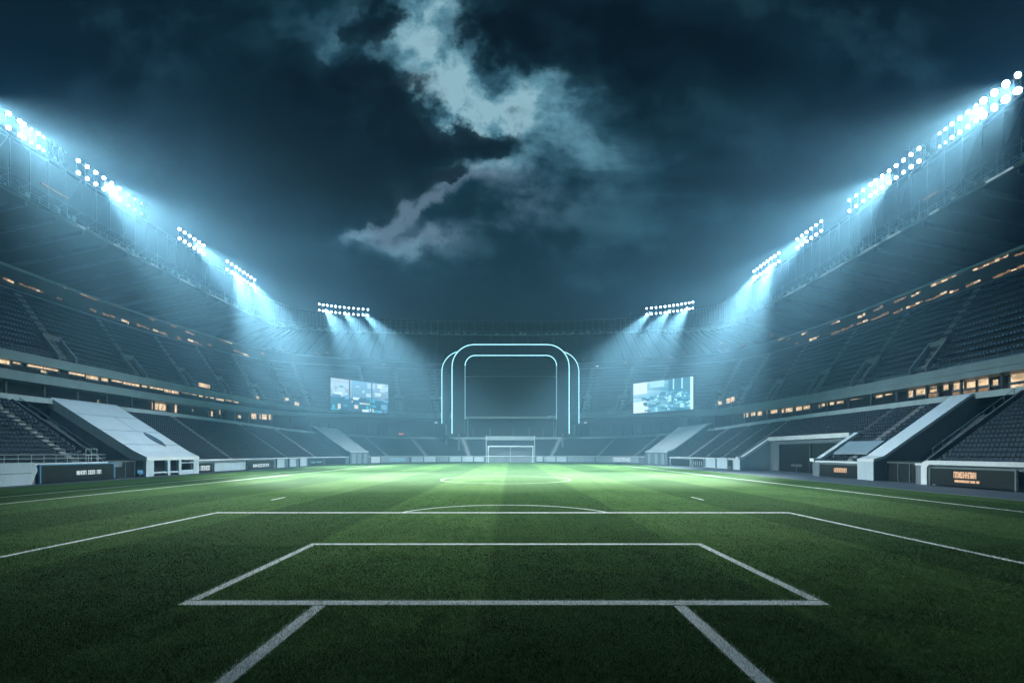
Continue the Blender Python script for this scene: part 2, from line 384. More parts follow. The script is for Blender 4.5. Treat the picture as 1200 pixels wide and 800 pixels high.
# strip lights along the lower roof edge and hanging fittings
def strip_light(x0, x1, mat='cool', dz=-.3, h=.12):
    u0, u1 = find_u(RIL, x0), find_u(RIL, x1); A, B = P(RIL.off(-1.1), u0, dz), P(RIL.off(-1.1), u1, dz)
    L = (B - A); mb = MB(); n = inward(RIL, (u0 + u1) / 2)
    mb.obox((A + B) / 2, L / 2, n * .1, V((0, 0, h))); mb.build('strip_light', M[mat], stand_of((u0 + u1) / 2))
for x0, x1 in ((1163, 1195), (1096, 1107), (1046, 1061), (1017, 1035), (987, 994), (968, 979), (940, 950), (925, 936), (128, 141), (205, 224), (172, 180), (244, 262), (150, 156), (84, 94)): strip_light(x0, x1)
strip_light(1088, 1106, 'warmsoft', 3.2, .1); strip_light(41, 73, 'warmsoft', 4.0, .12)
# far small fittings on the end stand and red lamp
for x, y in ((511, 495), (686, 495), (450, 427), (420, 430), (330, 409), (372, 414), (383, 413), (343, 421), (700, 429), (733, 425), (760, 421), (786, 418), (803, 412), (820, 416), (850, 410), (846, 402), (870, 404), (905, 393), (925, 397)):
    ring = SW if y < 450 else EB.off(-.1)
    window(ring, x - 1.6, x + 1.6, y - .6, y + .6, 'warmsoft' if x < 500 or x > 700 else 'signwhite', 'lamp', False)
window(LOWT.off(-.3), 467, 473, 507.6, 509, 'red', 'lamp', False)
# ---------------------------------------------------------------- seats
def ordn(i):
    return ('first second third fourth fifth sixth seventh eighth ninth tenth eleventh twelfth thirteenth fourteenth fifteenth sixteenth seventeenth eighteenth nineteenth twentieth twenty-first twenty-second twenty-third twenty-fourth twenty-fifth twenty-sixth twenty-seventh twenty-eighth').split()[i]
def seat_arrays():
    W = .23
    v = []; f = []
    def bx(y0, y1, z0, z1, tilt=0.0):
        b = len(v)
        for z, o in ((z0, 0), (z1, tilt)):
            v.extend([(-W, y0 + o, z), (W, y0 + o, z), (W, y1 + o, z), (-W, y1 + o, z)])
        for q in ((4, 5, 6, 7), (0, 1, 5, 4), (1, 2, 6, 5), (2, 3, 7, 6), (3, 0, 4, 7), (3, 2, 1, 0)): f.append(tuple(b + i for i in q))
    bx(-.22, .20, .38, .45); bx(.16, .22, .45, .86, .09)          # pan, backrest (front is -y)
    return np.array(v), f
SV, SF = seat_arrays()
near, rest = [], []
def near_dist(p): return math.sqrt(p.x ** 2 + p.y ** 2 + (p.z - H) ** 2)
SKIPUP = {k: [(u, 2.1 / 150 if (u < 1 or u > 3) else .021) for u in AIS_UP[k]] for k in AIS_UP}
def rows(key, rf, rt, nrow, a, b, t0, aisles, low):
    for k in range(int(round(t0 * nrow)), nrow):
        r = lerpR(rf, rt, (k + .62) / nrow); zr = lerpR(rf, rt, k / nrow)
        U = us(a, b, .004); pts = [P(r, u) for u in U]; acc = 0; sp = .58; nxt = .35; idx = 0
        for i in range(len(U) - 1):
            L = math.hypot(pts[i + 1].x - pts[i].x, pts[i + 1].y - pts[i].y)
            while nxt <= acc + L:
                t = (nxt - acc) / L; u = U[i] + (U[i + 1] - U[i]) * t; nxt += sp
                ok = True
                for ua in aisles:
                    hw = (.95 / 150 if low else 1.05 / 150) if (u < 1 or u > 3) else .012
                    if not low and k < nrow * .33 + 1: hw = 2.2 / 150 if (u < 1 or u > 3) else .023
                    if abs(u - ua) < hw: ok = False; break
                if not ok: continue
                p = pts[i].lerp(pts[i + 1], t); p.z = P(zr, u).z
                if p.y < 8: continue
                n = inward(r, u); ang = math.atan2(n.x, -n.y)      # local -y -> n
                xx = px_of(p)
                rec = (p, ang, k, u)
                if low and -4 < xx < 1204 and (u < DU(77) or u > RU(66)): near.append(rec)
                else: rest.append(rec)
            acc += L
for key in ('left', 'end', 'right'):
    for (p, q, t0) in LOW[key]: rows(key, LOWF, LOWT, NLOW, p + .003, q - .003, t0, AIS_LOW[key], True)
    rows(key, UPF, UPT, NUP, SPAN[key][0] + .002, SPAN[key][1] - .002, 0, AIS_UP[key], False)
near.sort(key=lambda r: near_dist(r[0])); rest += near[300:]; near = near[:300]
def side(u): return 'L' if u < DU(73.2) else 'M' if u < 2 else 'R'
rowsd = {}
for rec in near: rowsd.setdefault((side(rec[3]), rec[2]), []).append(rec)
sme = bpy.data.meshes.new('stadium_seat'); sme.from_pydata([tuple(a) for a in SV], [], SF); sme.materials.append(M['seat']); sme.update()
for (sd, k), L in rowsd.items():
    L.sort(key=lambda r: -r[0].y if sd != 'M' else r[0].y)
    where = {'L': 'from the stair, %s row up, seat block at left edge of photo', 'M': 'beyond the stair, %s row up, narrow block left of the ramp', 'R': 'from the corridor, %s row up, seat block at right edge'}[sd]
    for i, (p, ang, k_, u) in enumerate(L):
        o = bpy.data.objects.new('stadium_seat', sme); COL.objects.link(o); o.location = p; o.rotation_euler = (0, 0, ang)
        tag(o, 'dark seat ' + ordn(i) + ' ' + where % ordn(k), 'seat', 'individual seats in the nearest terrace blocks')
n = len(rest); ps = np.array([tuple(r[0]) for r in rest]); an = np.array([r[1] for r in rest])
c, s_ = np.cos(an), np.sin(an)
vv = np.empty((n, len(SV), 3)); vv[:, :, 0] = SV[None, :, 0] * c[:, None] - SV[None, :, 1] * s_[:, None] + ps[:, 0:1]
vv[:, :, 1] = SV[None, :, 0] * s_[:, None] + SV[None, :, 1] * c[:, None] + ps[:, 1:2]; vv[:, :, 2] = SV[None, :, 2] + ps[:, 2:3]
ff = (np.array(SF)[None] + (np.arange(n) * len(SV))[:, None, None]).reshape(-1, 4)
def fastmesh(name, verts, faces):
    me = bpy.data.meshes.new(name); k = faces.shape[1]; nf = len(faces)
    me.vertices.add(len(verts)); me.vertices.foreach_set('co', verts.reshape(-1).astype(np.float32))
    me.loops.add(nf * k); me.loops.foreach_set('vertex_index', faces.reshape(-1).astype(np.int32))
    me.polygons.add(nf); me.polygons.foreach_set('loop_start', (np.arange(nf) * k).astype(np.int32))
    me.update(calc_edges=True); return me
me = fastmesh('seat_rows', vv.reshape(-1, 3), ff); me.materials.append(M['seat'])
o = bpy.data.objects.new('seat_rows', me); COL.objects.link(o)
tag(o, 'thousands of dark seats in rows filling both tiers of the bowl', 'seats', None, 'stuff')
# ---------------------------------------------------------------- ramps, wings, cutout, corridors
def lowP(t, d, dz=0, right=False):
    """a point of the lower terrace slope at depth d on a straight side"""
    r = lerpR(LOWF, LOWT, t); return V((r.XR if right else -r.XL, d, (r.ZR if right else r.ZL) + dz))
t = thing('ramp_cover', 'broad pale sloping ramp cover with a leaf shaped dark vent, on the left stand', 'ramp cover', (-64, 91, 0))
prof = [(-63.9, 2.9), (-63.9, 3.5), (-66.2, 4.6), (-80.9, 14.0), (-81.4, 14.0), (-81.4, 0.1), (-72, 0.1), (-72, 6.0), (-66.4, 2.9)]
mb = MB(); mb.prism([(x, 84.0, z) for x, z in prof[:5] + [(-81.4, 12.4), (-66.4, 2.9)]], (0, 14.2, 0)); mb.build('cover_slab', M['white'], t)
mb = MB(); mb.prism([(-66.0, 84.35, 0.02), (-81.2, 84.35, .02), (-81.2, 84.35, 12.3), (-66.4, 84.35, 2.88)], (0, .4, 0)); mb.build('side_wall', M['wall'], t); mb = MB(); mb.prism([(-66.0, 97.4, 0.02), (-81.2, 97.4, .02), (-81.2, 97.4, 12.3), (-66.4, 97.4, 2.88)], (0, .4, 0))
mb.build('side_wall', M['wall'], t)
sl = V((-14.7, 0, 9.4)).normalized(); nn = V((9.4, 0, 14.7)).normalized()
def onramp(s, d, h): return V((-66.2, d, 4.6)) + sl * s + nn * h
mb = MB(); K = 18; pts = []
for i in range(K):
    a = 2 * math.pi * i / K; q = math.copysign(abs(math.sin(a)) ** 1.5, math.sin(a))
    pts.append(onramp(4.2 + 2.6 * math.cos(a), 93.7 + 1.1 * q, .012))
mb.prism(pts[::-1], -nn * .1 + nn * .13); mb.build('vent', M['black'], t)
mb = MB()
for s in (2.2, 7.0, 12.2): mb.obox(onramp(s, 91.1, .008), sl * .05, V((0, 7.05, 0)), nn * .006)
mb.obox(onramp(9.6, 92.2, .012), sl * 2.5, V((0, .04, 0)), nn * .006); mb.build('panel_joint', M['wall'], t)
mb = MB()      # shelter front under the slab
for d, w_ in ((84.9, .9), (89.6, .35), (92.6, .35), (97.4, .8)): mb = MB(); mb.box((-64.5, d - w_, 0.02), (-63.98, d + w_, 2.9)); mb.build('shelter_post', M['pale'], t)
mb = MB()
mb.box((-64.4, 85.803, .5), (-64.05, 89.247, .8)); mb.box((-64.4, 89.953, .5), (-64.05, 92.247, .8)); mb.box((-64.4, 92.953, 2.2), (-64.05, 96.597, 2.4)); mb.box((-64.4, 92.953, .02), (-64.05, 96.597, .9)); mb.build('shelter_rail', M['pale'], t)
mb = MB(); mb.box((-67.6, 84.8, .02), (-67.3, 97.3, 3.4)); mb.build('rear_wall', M['dark'], t)
mb = MB(); mb.box((-66.8, 85.2, .4), (-66.2, 88.5, .5)); mb.box((-66.9, 85.2, .5), (-66.8, 88.5, 1.1)); mb.box((-66.8, 85.3, .03), (-66.2, 85.4, .4)); mb.box((-66.8, 88.3, .03), (-66.2, 88.4, .4))
tag(mb.build('bench', M['bluetop']), 'low bench in the shelter under the pale ramp cover', 'bench')
def corridor(name, lab, d0, d1, right):
    s = 1 if right else -1; xf, xt = (57.1, 71.2) if right else (65.6, 80.7)
    t = thing(name, lab, 'gangway', (s * xf, (d0 + d1) / 2, 0))
    mb = MB(); a, b = d0 + .36, d1 - .1
    mb.prism([(s * (xf + 2.0), a, .02), (s * xt, a, .02), (s * xt, a, 10.0), (s * (xf + 2.0), a, .3)], (0, b - a, 0)); mb.build('ramp_floor', M['concrete'], t)
    mb = MB(); mb.prism([(s * xf, d0, .02), (s * xt, d0, .02), (s * xt, d0, 13.2), (s * xf, d0, 2.9)], (0, .33, 0)); mb.build('side_wall', M['concrete'], t)
    mb = MB()
    for k in range(9):
        q = .1 + k * .1; x = s * (xf + (xt - xf) * q); z = 2.9 + 10.3 * q
        mb.bar((x, d0 + .16, z), (x, d0 + .16, z + .95), .04)
    mb.bar((s * (xf + .1 * (xt - xf)), d0 + .16, 2.9 + 1.03 + .95), (s * (xf + .9 * (xt - xf)), d0 + .16, 2.9 + 9.27 + .95), .05); mb.build('handrail', M['steel'], t)
    mb = MB(); x = s * (xf + .3)
    mb.box((x, d0 + .4, .02), (x + s * .15, d1 - .1, 3.1)); mb.build('back_panel', M['black'], t)
    mb = MB(); n = 3
    for k in range(n + 1):
        dd = d0 + .5 + (d1 - d0 - .8) * k / n; mb.box((x - s * .12, dd - .07, .02), (x - s * .01, dd + .07, 2.7))
    mb.box((x - s * .12, d0 + .45, 2.703), (x - s * .01, d1 - .2, 2.9)); mb.build('door_frame', M['steel'], t)
    return t
g = corridor('stair_gangway', 'sunken grey gangway between the left edge seats and the pale ramp cover', 77, 84, False)
mb = MB(); mb.box((-65.6, 78.2, 1.9), (-65.5, 80.6, 2.7)); mb.build('lit_plate', M['wall'], g)
corridor('stair_gangway', 'sunken dark gangway with doors between wing wall and right edge seats', 66, 73, True)
t = thing('wing_wall', 'long dark sided wing wall with pale sloping top on the right stand', 'wing wall', (57, 74.6, 0))
mb = MB(); mb.prism([(55.6, 73, .02), (71.6, 73, .02), (71.6, 73, 12.9), (70.6, 73, 12.9), (57.2, 73, 3.4), (55.6, 73, 2.9)], (0, 3.3, 0)); mb.build('side_wall', M['wall'], t)
mb = MB(); mb.prism([(55.45, 72.9, 2.903), (57.15, 72.9, 3.403), (70.6, 72.9, 12.903), (72.4, 72.9, 12.903), (72.4, 72.9, 13.3), (70.5, 72.9, 13.3), (57.0, 72.9, 3.8), (55.45, 72.9, 3.3)], (0, 3.5, 0)); mb.build('top_coping', M['white'], t)
mb = MB(); mb.box((55.42, 72.95, .02), (55.597, 76.3, 2.9)); mb.build('end_panel', M['pale'], t)
# cutout (tunnel) on the right
t = thing('tunnel_cutout', 'open tunnel cutout framed in white with dark doorway on the right stand', 'tunnel', (57, 103, 0))
xb = LOWF.XR + (LOWT.XR - LOWF.XR) * .47; zb = LOWF.ZR + (LOWT.ZR - LOWF.ZR) * .47
mb = MB(); mb.prism([(56.0, 117.0, .02), (xb, 117, .02), (xb, 117, zb + .3), (56.9, 117, 2.6), (56, 117, 2.6)], (0, .6, 0)); mb.build('far_wall', M['pale'], t)
mb = MB(); mb.prism([(56.0, 87.9, .02), (xb, 87.9, .02), (xb, 87.9, zb + .3), (56.9, 87.9, 2.6), (56, 87.9, 2.6)], (0, .6, 0)); mb.build('near_wall', M['wall'], t)
mb = MB(); mb.box((xb, 88.5, .02), (xb + .4, 117, zb + .25)); mb.build('back_wall', M['wall'], t)
mb = MB(); mb.box((xb - .06, 90, .02), (xb - .003, 112.6, zb - .7)); mb.build('doorway', M['black'], t)
for d in (90, 101, 112.6): mb = MB(); mb.box((xb - .3, d - .1, .02), (xb - .08, d + .1, zb - .85)); mb.build('door_post', M['steel'], t)
mb = MB(); mb.box((xb - .3, 89.9, zb - .847), (xb - .08, 112.7, zb - .6)); mb.build('door_head', M['steel'], t)
for d0 in (116.85, 87.65): mb = MB(); mb.prism([(55.7, d0, 2.61), (57.0, d0, 2.61), (xb + .3, d0, zb + .31), (xb + .3, d0, zb + 1.0), (56.9, d0, 3.25), (55.7, d0, 3.25)], (0, 1.25, 0)); mb.build('edge_frame', M['white'], t)
mb = MB(); mb.box((xb - .6, 88.93, zb + .1), (xb - .003, 116.82, zb + 1.0)); mb.build('edge_frame', M['white'], t)
mb = MB(); mb.box((xb - .8, 103, 1.2), (xb - .7, 107, 1.75)); mb.box((xb - .8, 104.9, .02), (xb - .72, 105.1, 1.2)); tag(mb.build('notice_board', M['steel']), 'small board on a post in the dark tunnel doorway', 'board')
mb = MB()      # glass canopy on the seats beside the wing
A = [lowP(.10, 78.2, .75, True), lowP(.10, 86.5, .75, True), lowP(.30, 86.5, .75, True), lowP(.30, 78.2, .75, True)]
mb.hexa(A + [p + V((0, 0, .25)) for p in A])
for p in A: mb.bar(p, p - V((0, 0, 1.6)), .06)
tag(mb.build('flat_canopy', M['fascia']), 'flat grey canopy lying over the front seats beside the wing wall', 'canopy')
def corner_wing(x0, x1, lab):
    u0, u1 = find_u(BASE, x0), find_u(BASE, x1); c = P(BASE, (u0 + u1) / 2); t = thing('stair_wing', lab, 'stair wing', c)
    U = us(u0, u1, .02); r0, r1, r2, r3 = BASE.off(-.6, 4.4), LOWF.off(.8, 2.8), LOWT.off(.6, 2.7), LOWT.off(1.6, 2.7)
    sides = MB(); top = MB()
    for i in range(len(U) - 1):
        a, b = U[i], U[i + 1]; prof = [r0, r1, r2, r3]
        for j in range(3): top.hexa([P(prof[j], a), P(prof[j], b), P(prof[j + 1], b), P(prof[j + 1], a)] + [P(prof[j], a, .3), P(prof[j], b, .3), P(prof[j + 1], b, .3), P(prof[j + 1], a, .3)])
    for u in (u0, u1):
        q = [P(r, u, -.01) for r in (r0, r1, r2, r3)]; e = (P(BASE, u1) - P(BASE, u0)).normalized() * (.4 if u == u0 else -.4)
        sides.prism([V((q[0].x, q[0].y, .02))] + q + [V((q[3].x, q[3].y, .02))], e)
    fr = BASE.off(-.5)
    for i in range(len(U) - 1): sides.poly([P(fr, U[i], .02), P(fr, U[i + 1], .02), P(fr, U[i + 1], 4.38), P(fr, U[i], 4.38)])
    top.build('top_slab', M['white'], t); sides.build('side_wall', M['wall'], t)
    for f_ in (.2, .5, .8):
        mb = MB(); u = u0 + (u1 - u0) * f_; p = P(BASE.off(-.62), u); e = (P(BASE, u1) - P(BASE, u0)).normalized()
        mb.obox(p + V((0, 0, 2.0)), e * .9, inward(BASE, u) * .08, V((0, 0, 1.9))); mb.build('door_panel', M['fascia'], t)
corner_wing(409, 431, 'pale sloping stair wing in the left corner below the left screen')
corner_wing(757, 784, 'pale sloping stair wing in the right corner below the right screen')
# ---------------------------------------------------------------- boards along the front wall
def frame_at(x0, x1, proud):
    u0, u1 = find_u(BASE, x0), find_u(BASE, x1); r = BASE.off(-proud); A, B = P(r, u0), P(r, u1); A.z = B.z = 0
    t = (B - A).normalized(); n = inward(BASE, (u0 + u1) / 2); n = (n - t * n.dot(t)).normalized(); return A, B, t, n, (B - A).length
def glyphs(mb, o, t, n, h, w, count, seed, gap=.22, th=.25):
    rnd = random.Random(seed); x = 0
    for i in range(count):
        if rnd.random() < .14: x += w * .8
        s = w * th
        def stroke(a, b, c, d): mb.obox(o + t * (x + (a + b) / 2 * w) + V((0, 0, (c + d) / 2 * h)), t * (abs(b - a) / 2 * w), n * .02, V((0, 0, abs(d - c) / 2 * h)))
        stroke(0, th, 0, 1); stroke(1 - th, 1, 0, 1)
        k = rnd.randrange(4)
        if k == 0: stroke(th + .01, 1 - th - .01, .42, .6)
        elif k == 1: stroke(th + .01, 1 - th - .01, .82, 1)
        elif k == 2: stroke(.42, .58, .1, .9)
        else: stroke(th + .01, 1 - th - .01, 0, .18); stroke(th + .01, 1 - th - .01, .82, 1)
        x += w * (1 + gap)
    return x
def board(x0, x1, lab, z0=.25, z1=2.3, mat='black', text=None, proud=.3, frame='steel', grp=None, cat='advertising board'):
    A, B, t, n, L = frame_at(x0, x1, proud); c = (A + B) / 2
    o = thing('advertising_board', lab, cat, c, grp)
    mb = MB(); mb.obox(c + V((0, 0, (z0 + z1) / 2)), t * (L / 2 - .1), n * .1, V((0, 0, (z1 - z0) / 2))); mb.build('panel', M[mat], o)
    mb = MB(); 
    for s in (-1, 1): mb.obox(c + t * s * (L / 2) + V((0, 0, (z1 + .02) / 2)), t * .09, n * .14, V((0, 0, z1 / 2)))
    mb.obox(c + V((0, 0, z1 + .09)), t * (L / 2 + .09), n * .14, V((0, 0, .075))); mb.build('frame', M[frame], o)
    if text:
        f0, f1, zz, h, cnt, m, seed = text; mb = MB(); w = L * (f1 - f0) / (cnt * 1.3 + .8)
        glyphs(mb, A + t * L * f0 + n * .13 + V((0, 0, zz)), t, n, h, w, cnt, seed); mb.build('lettering', M[m], o)
        if len(text) > 7: pass
    return o, A, t, n, L
# left wall
A, B, t, n, L = frame_at(-60, 42, .35); o = thing('wall_block', 'pale wall block with a slanted end at the left edge of the pitch', 'wall block', (A + B) / 2)
mb = MB(); mb.prism([A, B - t * .9, B, B - t * .15 + V((0, 0, 2.95)), A + V((0, 0, 2.95))][0:2] + [B - t * .1 + V((0, 0, 1.9)), B - t * .5 + V((0, 0, 2.95)), A + V((0, 0, 2.95))], -n * .3); mb.build('block', M['pale'], o)
mb = MB(); mb.obox(A + t * (L / 2 - .4) + n * .012 + V((0, 0, 1.55)), t * (L / 2 - .5), n * .01, V((0, 0, .04))); mb.build('groove', M['wall'], o)
o, A, t, n, L = board(43, 130, 'dark board with blue top rail and white lettering beside the left gangway', .15, 2.5, 'black', (.45, .80, 1.0, .62, 9, 'signwhite', 5), .4, 'bluetop')
board(222, 247, 'dark board with crowded white lettering just right of the pale ramp cover', .2, 2.0, 'black', (.12, .85, .55, 1.0, 7, 'signwhite', 8))
board(249, 286, 'blank pale panel between two lettered boards on the left wall', .2, 2.0, 'pale', None)
board(288, 319, 'dark framed board with two white bars of lettering, left wall', .2, 2.2, 'black', (.2, .92, .6, .8, 6, 'signwhite', 12))
for i, (a, b) in enumerate(((323, 332), (337.5, 345.5), (350, 358))):
    board(a, b, ('first', 'second', 'third')[i] + ' narrow pale upright panel counting from the ramp cover, left wall', .1, 2.4, 'pale', None, grp='narrow pale panels on the left wall', cat='wall panel')
board(361, 378, 'dark board with one pale cyan bar near the left corner', .2, 2.4, 'black', (.1, .9, .9, .5, 6, 'signcyan', 4))
board(380, 404, 'plain dark board against the left corner stair wing', .2, 2.4, 'dark', None)
# far wall boards
board(446, 479, 'far dark board with pale cyan lettering left of the goal', .3, 2.6, 'fascia', (.3, .95, .7, 1.5, 6, 'signcyan', 9))
xs = [481, 496, 511, 526, 541, 555, 568]
for i in range(len(xs) - 1):
    board(xs[i] + .4, xs[i + 1] - .6, ordn(i) + ' pale blank board right of the cyan lettered far board', .3, 2.6, 'pale' if i not in (2,) else 'fascia', None, grp='blank boards along the far wall')
board(434, 445, 'short white board at the foot of the left corner stair wing', .2, 2.7, 'white', None)
xs = [628, 637, 652, 665, 698]
for i in range(len(xs) - 1):
    board(xs[i] + .4, xs[i + 1] - .6, ordn(i) + ' pale blank board counting rightward from the far goal', .3, 2.6, 'pale' if i < 3 else 'fascia', None, grp='blank boards along the far wall')
board(699, 750, 'wide far board with white lettering right of the goal', .3, 2.5, 'fascia', (.42, .88, .8, 1.5, 7, 'signwhite', 21))
# right wall
board(787, 810, 'dark recessed bay under a white ledge by the right corner', .2, 2.3, 'dark', None, frame='white')
o, A, t, n, L = board(812.5, 826.5, 'white framed barred window on the right wall', .3, 2.5, 'black', None, frame='white', cat='barred window')
mb = MB()
for k in range(1, 6): mb.obox(A + t * L * k / 6 + n * .13 + V((0, 0, 1.1)), t * .12, n * .03, V((0, 0, .62)))
mb.build('bars', M['white'], o)
board(828.5, 840, 'rounded pale wall panel next to the barred window', .1, 2.6, 'pale', None, frame='pale', cat='wall panel')
board(842, 854, 'rounded pale wall panel left of the dark niche', .1, 2.6, 'pale', None, frame='pale', cat='wall panel')
A, B, t, n, L = frame_at(854.6, 860.4, .28); o = thing('doorway', 'small dark arched niche in the pale right wall', 'niche', (A + B) / 2)
mb = MB(); mb.prism([A + V((0, 0, .02)), B + V((0, 0, .02)), B + V((0, 0, 1.9)), B - t * L * .25 + V((0, 0, 2.35)), A + t * L * .25 + V((0, 0, 2.35)), A + V((0, 0, 1.9))], -n * .2); mb.build('opening', M['black'], o)
mb = MB(); mb.obox((A + B) / 2 + n * .12 + V((0, 0, .45)), t * L * .3, n * .12, V((0, 0, .42))); mb.build('kick_panel', M['steel'], o)
board(861, 869, 'pale end panel beside the white framed tunnel cutout', .1, 2.6, 'pale', None, frame='pale', cat='wall panel')
board(963, 1011, 'dark board with small orange lettering between tunnel cutout and wing wall', .2, 2.2, 'black', (.36, .72, .95, .75, 7, 'signorange', 31))
# big white hood with the orange board at the right edge
A, B, t, n, L = frame_at(1083.5, 1290, .5); o = thing('board_hood', 'white rounded hood framing the orange lettered board at the right edge', 'hood', (A + B) / 2)
mb = MB(); mb.prism([A + V((0, 0, .02)), A + t * .9 + V((0, 0, .02)), A + t * .9 + V((0, 0, 2.35)), A + t * 1.25 + V((0, 0, 2.7)), B + V((0, 0, 2.7)), B + V((0, 0, 3.25)), A + t * .8 + V((0, 0, 3.25)), A + t * .2 + V((0, 0, 3.0)), A + V((0, 0, 2.5))], -n * .5)
mb.build('hood_shell', M['white'], o)
o, A, t, n, L = board(1096, 1198, 'black board with two lines of orange lettering under the white hood', .2, 2.25, 'black', (.32, .63, 1.15, .78, 9, 'signorange', 41), .62)
mb = MB(); glyphs(mb, A + t * L * .32 + n * .13 + V((0, 0, .62)), t, n, .3, .16, 15, 43, .2, .3); mb.build('small_lettering', M['signorange'], o)
# railing before the left edge seats
t_ = thing('guard_railing', 'metal guard railing on the wall in front of the left edge seats', 'railing', (-64.9, 68, 2.8))
mb = MB()
for d in np.arange(56, 76.6, 1.75): mb = MB(); mb.bar((-64.9, d, 2.83), (-64.9, d, 4.0), .05); mb.build('post', M['galv'], t_)
for z in (3.45, 4.0): mb = MB(); mb.bar((-64.9, 55, z), (-64.9, 76.6, z), .05); mb.build('rail', M['galv'], t_)
t_ = thing('guard_railing', 'short square railing at the foot of the stair above the blue railed board', 'railing', (-65.6, 75.5, 2.8))
mb = MB()
for d in (74.4, 75.4, 76.4):
    mb.bar((-66.1, d, 2.83), (-66.1, d, 4.9), .06)
for z in (3.9, 4.9): mb.bar((-66.1, 74.4, z), (-66.1, 76.4, z), .06)
mb.build('rail_frame', M['galv'], t_)
# ---------------------------------------------------------------- goal, gantry, arch, stage screen
YG = 203.0; gx0, gx1 = (572 - VPX) * YG / F, (624.5 - VPX) * YG / F; gz = H + 7.2 * YG / F
g = thing('goal', 'white goal with a net standing before the far wall', 'goal', ((gx0 + gx1) / 2, YG, 0))
for x in (gx0, gx1): mb = MB(); mb.tube([(x, YG, .03), (x, YG, gz)], .22, 10); mb.build('post', M['pale'], g)
mb = MB(); mb.tube([(gx0 - .2, YG, gz), (gx1 + .2, YG, gz)], .22, 10); mb.build('crossbar', M['pale'], g)
mb = MB(); mb.tube([(gx0 + (gx1 - gx0) * .5, YG + 2.3, .03), (gx0 + (gx1 - gx0) * .5, YG + 1.5, gz - .4)], .13, 8); mb.build('rear_post', M['galv'], g)
mb = MB()
for k in range(1, 40):
    x = gx0 + (gx1 - gx0) * k / 40; mb.tube([(x, YG, gz), (x, YG + 1.5, gz - .1), (x, YG + 2.5, .04)], .018, 3)
for k in range(14):
    q = k / 14; z = (gz - .1) * q; y = YG + 2.5 - q; mb.tube([(gx0, YG + .1, z), (gx0, y, z), (gx1, y, z), (gx1, YG + .1, z)], .018, 3)
mb.build('net', M['netting'], g)
YT = 207.0; a0, a1 = (569.8 - VPX) * YT / F, (626.5 - VPX) * YT / F
g = thing('gantry', 'thin pale gantry frame rising above the far goal', 'gantry', ((a0 + a1) / 2, YT, 0))
for x in (a0, a1): mb = MB(); mb.tube([(x, YT, .03), (x, YT, H + 20 * YT / F)], .18, 8); mb.build('post', M['galv'], g)
mb = MB()
for y in (511.5, 515.0): z = H + (VPY - y) * YT / F; mb.tube([(a0, YT, z), (a1, YT, z)], .16, 8)
for k in range(20):
    x = a0 + (a1 - a0) * k / 20; x2 = a0 + (a1 - a0) * (k + 1) / 20; mb.bar((x, YT, H + 15 * YT / F), (x2, YT, H + 18.5 * YT / F), .05)
mb.build('top_beam', M['galv'], g)
def arch_pts(xl, xr, yt, yb, D, rad, n=10):
    X = lambda x: (x - VPX) * D / F; Z = lambda y: H + (VPY - y) * D / F; R = rad * D / F
    a, b, zt, zb = X(xl), X(xr), Z(yt), Z(yb); pts = [V((a, D, zb)), V((a, D, (zb + zt) / 2))]
    for k in range(n + 1): th = math.pi - math.pi / 2 * k / n; pts.append(V((a + R + R * math.cos(th), D, zt - R + R * math.sin(th))))
    for k in range(n + 1): th = math.pi / 2 - math.pi / 2 * k / n; pts.append(V((b - R + R * math.cos(th), D, zt - R + R * math.sin(th))))
    return pts + [V((b, D, (zb + zt) / 2)), V((b, D, zb))]
def arch(lab, D, outer, inner, ground):
    po = arch_pts(*outer[:4], D, outer[4]); pi = arch_pts(*inner[:4], D, inner[4])
    c = (po[0] + po[-1]) / 2; c.z = ground; t = thing('neon_arch', lab, 'arch', c)
    po2 = [p.copy() for p in po]; pi2 = [p.copy() for p in pi]
    for L in (po2, pi2): L[0].z = ground; L[-1].z = ground
    mb = MB(); dv = V((0, 2.2, 0))
    for i in range(len(po2) - 1):
        A, B, C, Dd = po2[i] + V((0, .25, 0)), po2[i + 1] + V((0, .25, 0)), pi2[i + 1] + V((0, .25, 0)), pi2[i] + V((0, .25, 0))
        mb.poly([A, Dd, C, B]); mb.poly([A + dv, B + dv, C + dv, Dd + dv]); mb.poly([A, B, B + dv, A + dv]); mb.poly([Dd, Dd + dv, C + dv, C])
    mb.build('arch_frame', M['dark'], t)
    for q in (po2[0].lerp(pi2[0], .5), po2[-1].lerp(pi2[-1], .5)): mb = MB(); mb.box((q.x - .35, q.y + .9, 2.0), (q.x + .35, q.y + 1.6, ground - .003)); mb.build('support_leg', M['steel'], t)
    return t, po, pi
t, po, pi = arch('large rounded arch outlined by two cyan neon tubes behind the goal', 211.2, (529.7, 667, 403.6, 508, 26), (545, 652.2, 416.3, 491, 12), 12.4)
mb = MB(); mb.tube(po, .19, 8); mb.build('outer_tube', M['neon'], t, True)
k = 8; mb = MB(); mb.tube(pi[2:-2], .18, 8); mb.build('inner_tube', M['neon'], t, True)
mb = MB(); mb.tube([pi[0], pi[1], pi[2] - V((0, 0, .1))], .17, 8); mb.build('inner_leg_tube', M['neondim'], t, True); mb = MB(); mb.tube([pi[-1], pi[-2], pi[-3] - V((0, 0, .1))], .17, 8); mb.build('inner_leg_tube', M['neondim'], t, True)
t, po, pi = arch('wider dim arch standing behind the bright neon arch', 213.6, (517.8, 678.4, 411.3, 496, 24), (527, 669, 420, 496, 17), 16.9)
mb = MB(); mb.tube(po, .16, 8); mb.build('outer_tube', M['neon'], t, True)
DS = 219.8; X = lambda x: (x - VPX) * DS / F; Z = lambda y: H + (VPY - y) * DS / F
t = thing('stage_screen', 'large unlit dark screen hanging inside the bright neon arch', 'screen', (X(598), DS, Z(488)))
